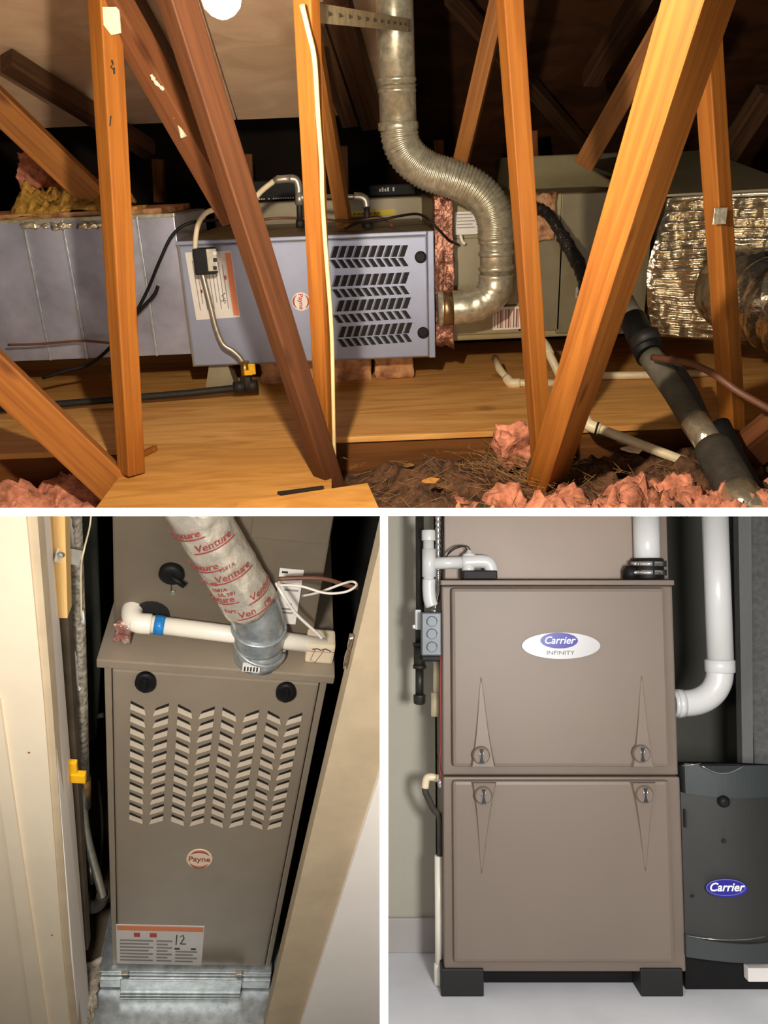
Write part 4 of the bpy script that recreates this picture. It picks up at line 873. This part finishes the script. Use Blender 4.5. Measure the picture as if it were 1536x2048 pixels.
def spike(par, apex, l, r, up):
    a, b, c = W(*apex, y=yD), W(*l, y=yD), W(*r, y=yD); o = V((0, -.012, 0)); ctr = b.lerp(c, .5)
    mid = lambda p, q_, t_, k: p.lerp(q_, t_)+(ctr.lerp(a, 1-t_)-p.lerp(q_, t_))*k
    Ls = [a.lerp(b, t_)+(a.lerp(ctr, t_)-a.lerp(b, t_))*(.18*math.sin(math.pi*t_)) for t_ in [i/10 for i in range(11)]]
    Rs = [a.lerp(c, t_)+(a.lerp(ctr, t_)-a.lerp(c, t_))*(.18*math.sin(math.pi*t_)) for t_ in [i/10 for i in range(11)]]
    g = G(); n = 11
    top = lambda P_, t_, k: P_+(a.lerp(ctr, t_)-P_)*.12+V((0, -.011*t_, 0))
    lo = [g.bm.verts.new(p) for p in Ls]; ro = [g.bm.verts.new(p) for p in Rs[1:]]
    lt = [g.bm.verts.new(top(Ls[i], i/10, 1)) for i in range(1, n)]; rt = [g.bm.verts.new(top(Rs[i], i/10, 1)) for i in range(1, n)]
    for i in range(n-2):
        g._f([lo[i+1], lo[i+2], lt[i+1], lt[i]]); g._f([ro[i], rt[i], rt[i+1], ro[i+1]]); g._f([lt[i], lt[i+1], rt[i+1], rt[i]])
    g._f([lo[0], lo[1], lt[0]]); g._f([lo[0], rt[0], ro[0]]); g._f([lo[0], lt[0], rt[0]]); g._f([lt[-1], lo[-1], ro[-1], rt[-1]])
    s_ = obj('spear_emboss', g, M['door'], par)
    obj('crease', G().tube(Ls+[], .0009, 5), M['taupe_dark'], par); obj('crease', G().tube(Rs, .0009, 5), M['taupe_dark'], par)  # darker tubes paint shade into the creases of the emboss
    return s_
def dial(par, px, py):
    p = W(px, py, y=yD-.010); r = .0185
    k = obj('latch_knob', G().lathe(p+V((0, .012, 0)), (0, -1, 0), [(0, r*1.05), (.014, r*1.05), (.020, r*.95), (.022, r*.85)], 28), M['door_frame'], par)
    sh = [(-.5, .95), (.5, .95), (.22, .1), (.5, -.95), (-.5, -.95), (-.22, .1)]
    obj('knob_slot', G().prism([p+V((x_*r*.55, -.0105, z_*r*.85)) for x_, z_ in sh], (0, -.0012, 0)), M['ink'], k)
    for sx in (-1, 1): obj('slot_edge', G().tube([p+V((sx*r*x_, -.0115, z_*r)) for x_, z_ in ((.3, .8), (.14, .1), (.3, -.8))], .001, 6), M['chrome'], k)
spike(du, (962, 1355), (941, 1531), (990, 1531), True); spike(du, (1283, 1352), (1262, 1531), (1306, 1531), True)
spike(dl, (963, 1747), (943, 1564), (992, 1564), False); spike(dl, (1291, 1742), (1260, 1564), (1310, 1564), False)
for q_ in ((962, 1510), (1282, 1507)): dial(du, *q_)
for q_ in ((966, 1590), (1288, 1588)): dial(dl, *q_)
def oval(par, c, rx, rz, th, m, name): return obj(name, G().prism([c+V((rx*math.cos(i*math.pi/24), 0, rz*math.sin(i*math.pi/24))) for i in range(48)], (0, -th, 0)), m, par)
bc = W(1121, 1291, y=yD); s1 = bc.y/1600*1.0
kx = (W(1199, 1291, y=yD).x-W(1043, 1291, y=yD).x)/2
bo = oval(du, bc, kx, kx*.335, .006, M['silver'], 'oval_badge')
bi = oval(bo, W(1118, 1281, y=yD-.006), kx*.475, kx*.20, .003, M['blue'], 'blue_oval')
text('Carrier', W(1118, 1281, y=yD-.0092), V((1, 0, 0)), V((0, 0, 1)), .0225, M['white'], bo, shear=.3, bold=.0003)
text('INFINITY', W(1121, 1306, y=yD-.0065), V((1, 0, 0)), V((0, 0, 1)), .0125, mat('plate print', (92, 88, 88), .5, 0, 0), bo, wide=1.25)
for pa_, pb_ in ((882, 968), (1281, 1367)):
    a, b = W(pa_, 1938, y=yU-.012), W(pb_, 1988, y=yU-.012)
    obj('foot_block', G().lohi((a.x, yU-.012, zf), (b.x, yU+.1, a.z), bevel=.003), mat('black foot', (24, 23, 22), .6, 0, .05, 20), UF)
obj('plinth', G().lohi((wx_(969), yU+.05, zf), (wx_(1281), yU+.5, wz_(1942)-.001)), M['black'], UF)
# coil case above
yC = yU+.05; a, b = W(889, 1158, y=yC), W(1336, 1158, y=yC)
UC = thing('coil_case', 'champagne coil case standing on the two door furnace', 'coil case', ((a.x+b.x)/2, yC+.2, wz_(1160)))
obj('case', G().lohi((a.x, yC, wz_(1160)+.001), (b.x, yC+.5, .4), bevel=.003), mat('light champagne enamel', (148, 131, 117), .5, .08, .02, 5), UC)
obj('side_flange', G().lohi((b.x-.026, yC-.004, wz_(1160)+.001), (b.x, yC+.02, .4), bevel=.002), M['door_frame'], UC)
# shell
yB = W(820, 1902, z=zf).y
obj('wall_left', G().lohi((-.06, yB, zf), (xL-.004, yB+.05, 1.0)), M['wall_g'], kind='structure')
obj('baseboard_left', G().lohi((-.06, yB-.012, zf), (xL-.004, yB, W(820, 1837, y=yB-.012).z), bevel=.003), M['base'], kind='structure')
obj('wall_back', G().lohi((0, yU+.75, zf), (2.2, yU+.8, 1.2)), M['wall_d'], kind='structure')
obj('floor', G().lohi((-.1, .9, zf-.03), (2.2, 2.8, zf)), M['concrete'], kind='structure')
yR = yU+.3
obj('wall_right', G().lohi((wx_(1500, yR, 1300), yR, zf), (2.2, yR+.1, 1.2)), M['stone'], kind='structure')
cp0, cp1 = W(1477, 1032, y=yR-.03), W(1483, 1520, y=yR-.03)
obj('trim_8', G().prism([W(px, py, y=yR-.03) for px, py in ((1476, 1000), (1502, 1000), (1507, 1600), (1486, 1600))], (0, .03, 0)), mat('brushed strip', (150, 150, 148), .4, .5, .1, 30, stretch=(40, 40, 1)), kind='structure')
# pvc and fittings
PW = thing('exhaust_pipe', 'white exhaust pipe standing in a clamped black rubber coupling', 'pipe', W(1295, 1158, y=yU+.035))
p0, p1 = W(1295, 1148, y=yU+.03), W(1293, 985, y=yU+.03); RP = .0295
obj('pipe', G().tube([p0, p0+V((0, 0, .3))], RP, 28), M['pvc_w'], PW)
cb_ = p0+V((0, 0, -.012)); obj('rubber_coupling', G().lathe(cb_, (0, 0, 1), [(0, .036), (.004, .037), (.044, .037), (.048, .034)], 32), M['black'], PW)
for h in (.010, .030):
    obj('clamp_band', G().lathe(cb_+V((0, 0, h)), (0, 0, 1), [(0, .0378), (.010, .0378)], 32), M['chrome'], PW)
    obj('clamp_screw', G().tube([cb_+V((-.03, -.03, h+.005)), cb_+V((-.044, -.022, h+.005))], .005, 10), M['chrome'], PW)
    for dx in (.002, .034): obj('band_tab', G().box(cb_+V((dx, -.0378+dx*.4, h+.005)), (.004, .003, .014)), M['black'], PW)
obj('coupling_ear', G().lathe(cb_+V((-.042, -.012, 0)), (0, 0, 1), [(0, .018), (.018, .018), (.03, .012)], 16), M['black'], PW)
yI = yU+.06
IPp = thing('intake_pipe', 'white intake pipe with coupling and elbow entering the furnace side', 'pipe', W(1440, 1400, y=yI))
q_ = [W(1441, py, y=yI) for py in (960, 1335)]
q_[0] = q_[1]+V((0, 0, .5))
obj('pipe', G().tube([q_[1], q_[0]], .0295, 28), M['pvc_w'], IPp)
cpp = W(1440, 1345, y=yI); obj('coupling', G().lathe(cpp, (0, 0, 1), [(0, .030), (.002, .0335), (.028, .0338), (.030, .031)], 32), M['pvc_w'], IPp)
ex = [W(1440, 1338, y=yI), W(1437, 1362, y=yI), W(1425, 1384, y=yI), W(1405, 1399, y=yI), W(1380, 1406, y=yI), W(1345, 1407, y=yI)]
obj('elbow', G().tube(smooth_path(ex, 5), .030, 28), M['pvc_w'], IPp)
obj('hub', G().tube([W(1352, 1407, y=yI), W(1366, 1407, y=yI)], .0325, 28), M['pvc_w'], IPp)
# left side: gas pipe, tee, junction box
yG = yU+.06
GP = thing('gas_pipe', 'upright black gas pipe with capped drip leg beside the furnace', 'pipe', W(840, 1400, y=yG))
M['pipe_blk'] = mat('black iron', (46, 42, 36), .45, .3, .15, 40)
def wt(name, pts, r, m, par, y=yG, rs=None, n=18, k=5): return obj(name, G().tube(smooth_path([W(px, py, y=y) for px, py in pts], k), r, n, rs=rs), M[m], par)
top_ = W(840, 1230, y=yG); obj('riser', G().tube([top_, top_+V((0, 0, .55))], .0098, 16), M['pipe_blk'], GP)
wt('lower_riser', ((837, 1225), (838, 1290)), .0085, 'pipe_blk', GP)
wt('tee', ((839, 1288), (839, 1336)), .0135, 'pipe_blk', GP); wt('tee_branch', ((839, 1312), (884, 1312)), .0125, 'pipe_blk', GP)
for py in (1288, 1333): wt('tee_rim', ((839, py-3), (839, py+4)), .0155, 'pipe_blk', GP)
wt('drip_leg', ((839, 1336), (839, 1392)), .0095, 'pipe_blk', GP)
obj('end_cap', G().lathe(W(839, 1409, y=yG), (0, 0, 1), [(0, .009), (.003, .0135), (.02, .0145), (.022, .0145)], 10), M['pipe_blk'], GP)
CL = thing('pipe_clamp', 'white plastic clamp on the black gas pipe', 'clamp', W(836, 1260, y=yG-.02))
obj('jaw', G().box(W(836, 1239, y=yG-.012), (.014, .03, .046), bevel=.003), M['pvc_w'], CL); obj('tab', G().box(W(831, 1253, y=yG-.012), (.014, .02, .009), bevel=.002), M['pvc_w'], CL)
TY = yU+.02
TT = thing('vent_tee', 'white drain tee with cap and side arm beside the furnace top', 'pipe', W(858, 1190, y=TY))
wt('upper_pipe', ((857, 1072), (858, 1200)), .0125, 'pvc_w', TT, TY)
obj('cap', G().lathe(W(857, 1081, y=TY), (0, 0, 1), [(0, .0155), (.001, .0158), (.022, .0158), (.024, .0145)], 20), M['pvc_w'], TT)
wt('tee_body', ((858, 1098), (858, 1154)), .0158, 'pvc_w', TT, TY)
wt('trap_elbow', ((858, 1158), (858, 1180), (860, 1200), (864, 1212)), .0150, 'pvc_w', TT, TY)
wt('arm', ((858, 1127), (930, 1125)), .0138, 'pvc_w', TT, TY)
wt('arm_elbow', ((924, 1125), (960, 1123), (976, 1126), (982, 1138), (983, 1152)), .0155, 'pvc_w', TT, TY)
wt('sensor_fitting', ((936, 1122), (937, 1153)), .0145, 'pvc_w', TT, TY)
SW = thing('float_switch', 'white float switch with black wires on the drain arm', 'switch', W(938, 1112, y=TY))
obj('cap', G().lathe(W(938, 1112, y=TY), (0, 0, 1), [(0, .015), (.004, .015), (.007, .008), (.012, .005), (.014, .004)], 12), M['pvc_w'], SW)
for i, dx in enumerate((-3, 3)): wt('wire', ((938+dx, 1100), (930+dx, 1092), (912, 1094+i*3), (898, 1104+i*3), (892-i*3, 1118)), .0013, 'black', SW, TY, n=6)
obj('black_pad', G().box(W(958, 1150, y=TY)+V((0, .0, 0)), (.078, .05, .020), bevel=.003), M['black'], label='black rubber pad under the white drain arm on furnace top', cat='pad')
CO = thing('flexible_conduit', 'armoured cable running down to the grey junction box', 'conduit', W(870, 1220, y=TY+.01))
cpts = smooth_path([W(px, py, y=TY+.03) for px, py in ((876, 960), (876, 1060), (876, 1150), (878, 1180), (872, 1205), (868, 1226))], 26)
obj('armour', G().tube(cpts, .005, 10, rs=[.0070 if i % 3 else .0052 for i in range(len(cpts))]), M['chrome'], CO)
obj('connector', G().tube([W(869, 1216, y=TY+.02), W(868, 1228, y=TY+.02)], .0085, 12), M['chrome'], CO)
obj('black_cable', G().tube(smooth_path([W(px, py, y=TY+.035) for px, py in ((886, 960), (886, 1040), (883, 1090), (882, 1160))], 5), .0034, 8), M['black'], label='black cable beside the armoured cable at the coil case', cat='cable')
jy = yU-.01
a, b = W(843, 1312, y=jy), W(883, 1225, y=jy)
JX = thing('junction_box', 'grey steel junction box with three round knockouts beside furnace', 'junction box', ((a.x+b.x)/2, jy+.03, a.z))
M['jbox'] = mat('grey box steel', (88, 92, 95), .42, .4, .06, 30)
obj('box', G().lohi((a.x, jy, a.z), (b.x, jy+.06, b.z), bevel=.003), M['jbox'], JX)
for py in (1243, 1268, 1294):
    p = W(864, py, y=jy); kx_ = obj('knockout', G().lathe(p, (0, -1, 0), [(0, .0115), (.001, .0115), (.0016, .0105)], 24), M['jbox'], JX)
    obj('rim', G().tube([p+V((.0112*math.cos(t_*math.pi/10), -.0018, .0112*math.sin(t_*math.pi/10))) for t_ in range(0, 13)], .0011, 5), mat('dark steel rim', (90, 94, 98), .5, .4, 0), kx_)
obj('bottom_fitting', G().lohi((a.x+.002, jy+.01, a.z-.012), (b.x, jy+.05, a.z-.001), bevel=.002), M['black'], JX)
LP = thing('drain_hose', 'white drain pipe behind the furnace edge below the junction box', 'pipe', W(874, 1430, y=yG+.02))
wt('pipe', ((874, 1300), (873, 1390)), .0085, 'pvc_cream', LP, yG+.02); wt('socket', ((871, 1385), (871, 1432)), .0105, 'pvc_cream', LP, yG+.02)
obj('thermostat_wire', G().tube(smooth_path([W(px, py, y=yU+.0) for px, py in ((882, 1300), (881, 1400), (882, 1480), (879, 1530), (881, 1550), (878, 1562))], 5), .002, 7), mat('red wire', (130, 44, 36), .5, 0, .05, 30), label='thin red wire running down the furnace edge', cat='wire')
obj('wire_nut', G().lathe(W(880, 1576, y=yU-.004), (0, 0, 1), [(0, .004), (.01, .0055), (.02, .003)], 8), M['chrome'], label='small metal wire connector at the end of red wire', cat='connector')
DH = thing('condensate_hose', 'dark hose with tan elbow leading into a white standpipe', 'hose', W(876, 1712, y=yG-.03))
hy = yG-.02
wt('hose', ((850, 1574), (851, 1584), (858, 1600), (868, 1620), (878, 1632), (880, 1660), (880, 1720)), .0072, 'foam', DH, hy)
wt('tan_elbow', ((876, 1557), (862, 1554), (853, 1558), (850, 1576)), .0085, 'pvc_cream', DH, hy)
SPp = thing('standpipe', 'cream standpipe with bottom cap standing beside the furnace', 'pipe', W(879, 1960, y=hy))
bt = W(879, 1955, y=hy); bt = V((bt.x, bt.y, zf+.001))
obj('pipe', G().lathe(bt, (0, 0, 1), [(0, .0095), (W(879, 1712, y=hy).z-zf, .0095)], 16), M['pvc'], SPp); obj('end_cap', G().lathe(bt, (0, 0, 1), [(0, .0105), (.002, .012), (.044, .012), (.045, .010)], 16), M['pvc'], SPp)
# filter cabinet
yA = yU-.01
FC = thing('filter_cabinet', 'dark grey air cleaner cabinet with curved top handle and oval badge', 'air cleaner', W(1450, 1910, y=yA+.2))
a, b = W(1366, 1908, y=yA), W(1600, 1524, y=yA)
def bow(x): u = (x-a.x)/(b.x-a.x); return -.03*math.sin(math.pi*min(1, max(0, u*1.0)))
def bowed(px0, py0, px1, py1, dy, m, name, sag0=0, sag1=0, par=FC):
    p, q2 = W(px0, py1, y=yA), W(px1, py0, y=yA); g = G(); n = 20; lo = []; hi = []
    for i in range(n+1):
        x_ = p.x+(q2.x-p.x)*i/n; s_ = math.sin(math.pi*i/n); yy = yA-dy+bow(x_)
        lo.append(V((x_, yy, p.z-sag1*s_))); hi.append(V((x_, yy, q2.z-sag0*s_)))
    bk = lambda L: L+[V((q2.x, yA+.3, L[-1].z-(.12 if L is hi and name == 'top_cap' else 0))), V((p.x, yA+.3, L[0].z-(.12 if L is hi and name == 'top_cap' else 0)))]
    g.hull(bk(lo), bk(hi)); return obj(name, g, M[m], par)
bowed(1370, 1584, 1540, 1872, 0, 'filter', 'front_panel')
bowed(1367, 1524, 1548, 1584, .008, 'filter_cap', 'top_cap', 0, .004); bowed(1370, 1868, 1546, 1910, .008, 'filter_cap', 'bottom_band', -.012+.018, 0)
xm = W(1446, 1540, y=yA-.04)
g = G(); hp = [W(1404+84*i/12, 1532+15*math.sin(math.pi*i/12), y=yA-.045) for i in range(13)]
g.prism(hp, (0, .02, 0)); hr = obj('handle_recess', g, mat('handle shade', (34, 38, 38), .5, 0, 0), FC)  # dark plate on the cap paints the shade inside the handle hollow
obj('handle_edge', G().tube(hp, .0012, 6), M['chrome'], hr)
obj('cap_edge', G().tube([W(1364, 1532, y=yA-.018), W(1402, 1527, y=yA-.03)], .001, 6), M['chrome'], FC); obj('band_edge', G().tube(smooth_path([W(1372, 1871, y=yA-.012), W(1410, 1877, y=yA-.035), W(1455, 1880, y=yA-.044), W(1500, 1878, y=yA-.042), W(1536, 1872, y=yA-.03)], 4), .0009, 6), M['chrome'], FC)
p = W(1446, 1602, y=yA-.032); obj('knob', G().lathe(p, (0, -1, 0), [(0, .0125), (.006, .0125), (.012, .010), (.015, .005)], 20), M['black'], FC)
p = W(1448, 1682, y=yA-.033); obj('key_hole', G().lathe(p, (0, -1, 0), [(0, .005), (.002, .0045)], 12), M['slot'], FC)
p = W(1385, 1792, y=yA-.018); obj('screw', G().lathe(p, (0, -1, 0), [(0, .004), (.002, .003)], 8), M['slot'], FC)
a_, b_ = W(1371, 1655, y=yA-.012), W(1371, 1620, y=yA-.012); obj('vent_slot', G().lohi((a_.x-.0016, yA-.014, a_.z), (a_.x+.0016, yA+.0, b_.z)), M['slot'], FC)
kx = .0445; bo = oval(FC, W(1452, 1775, y=yA-.030), kx, kx*.42, .006, M['blue'], 'oval_badge')
rim = [W(1452, 1775, y=yA-.0365)+V((kx*.93*math.cos(i*math.pi/20), 0, kx*.37*math.sin(i*math.pi/20))) for i in range(41)]
obj('badge_ring', G().tube(rim, .0009, 5), mat('lilac ring', (120, 112, 190), .4, 0, 0), bo)
text('Carrier', W(1452, 1775, y=yA-.0368), V((1, 0, 0)), V((0, 0, 1)), .0245, M['white'], bo, shear=.3, bold=.0004)
a, b = W(1372, 1990, y=yA+.03), W(1560, 1911, y=yA+.03)
obj('stand', G().lohi((a.x, yA+.03, zf), (b.x, yA+.3, b.z-.001)), M['black'], FC)
a, b = W(1495, 1962, y=yA+.01), W(1560, 1934, y=yA+.01)
obj('paper_box', G().lohi((a.x, yA+.005, a.z), (b.x, yA+.028, b.z), bevel=.002), M['sticker'], label='white box end showing under the air cleaner cabinet', cat='box')
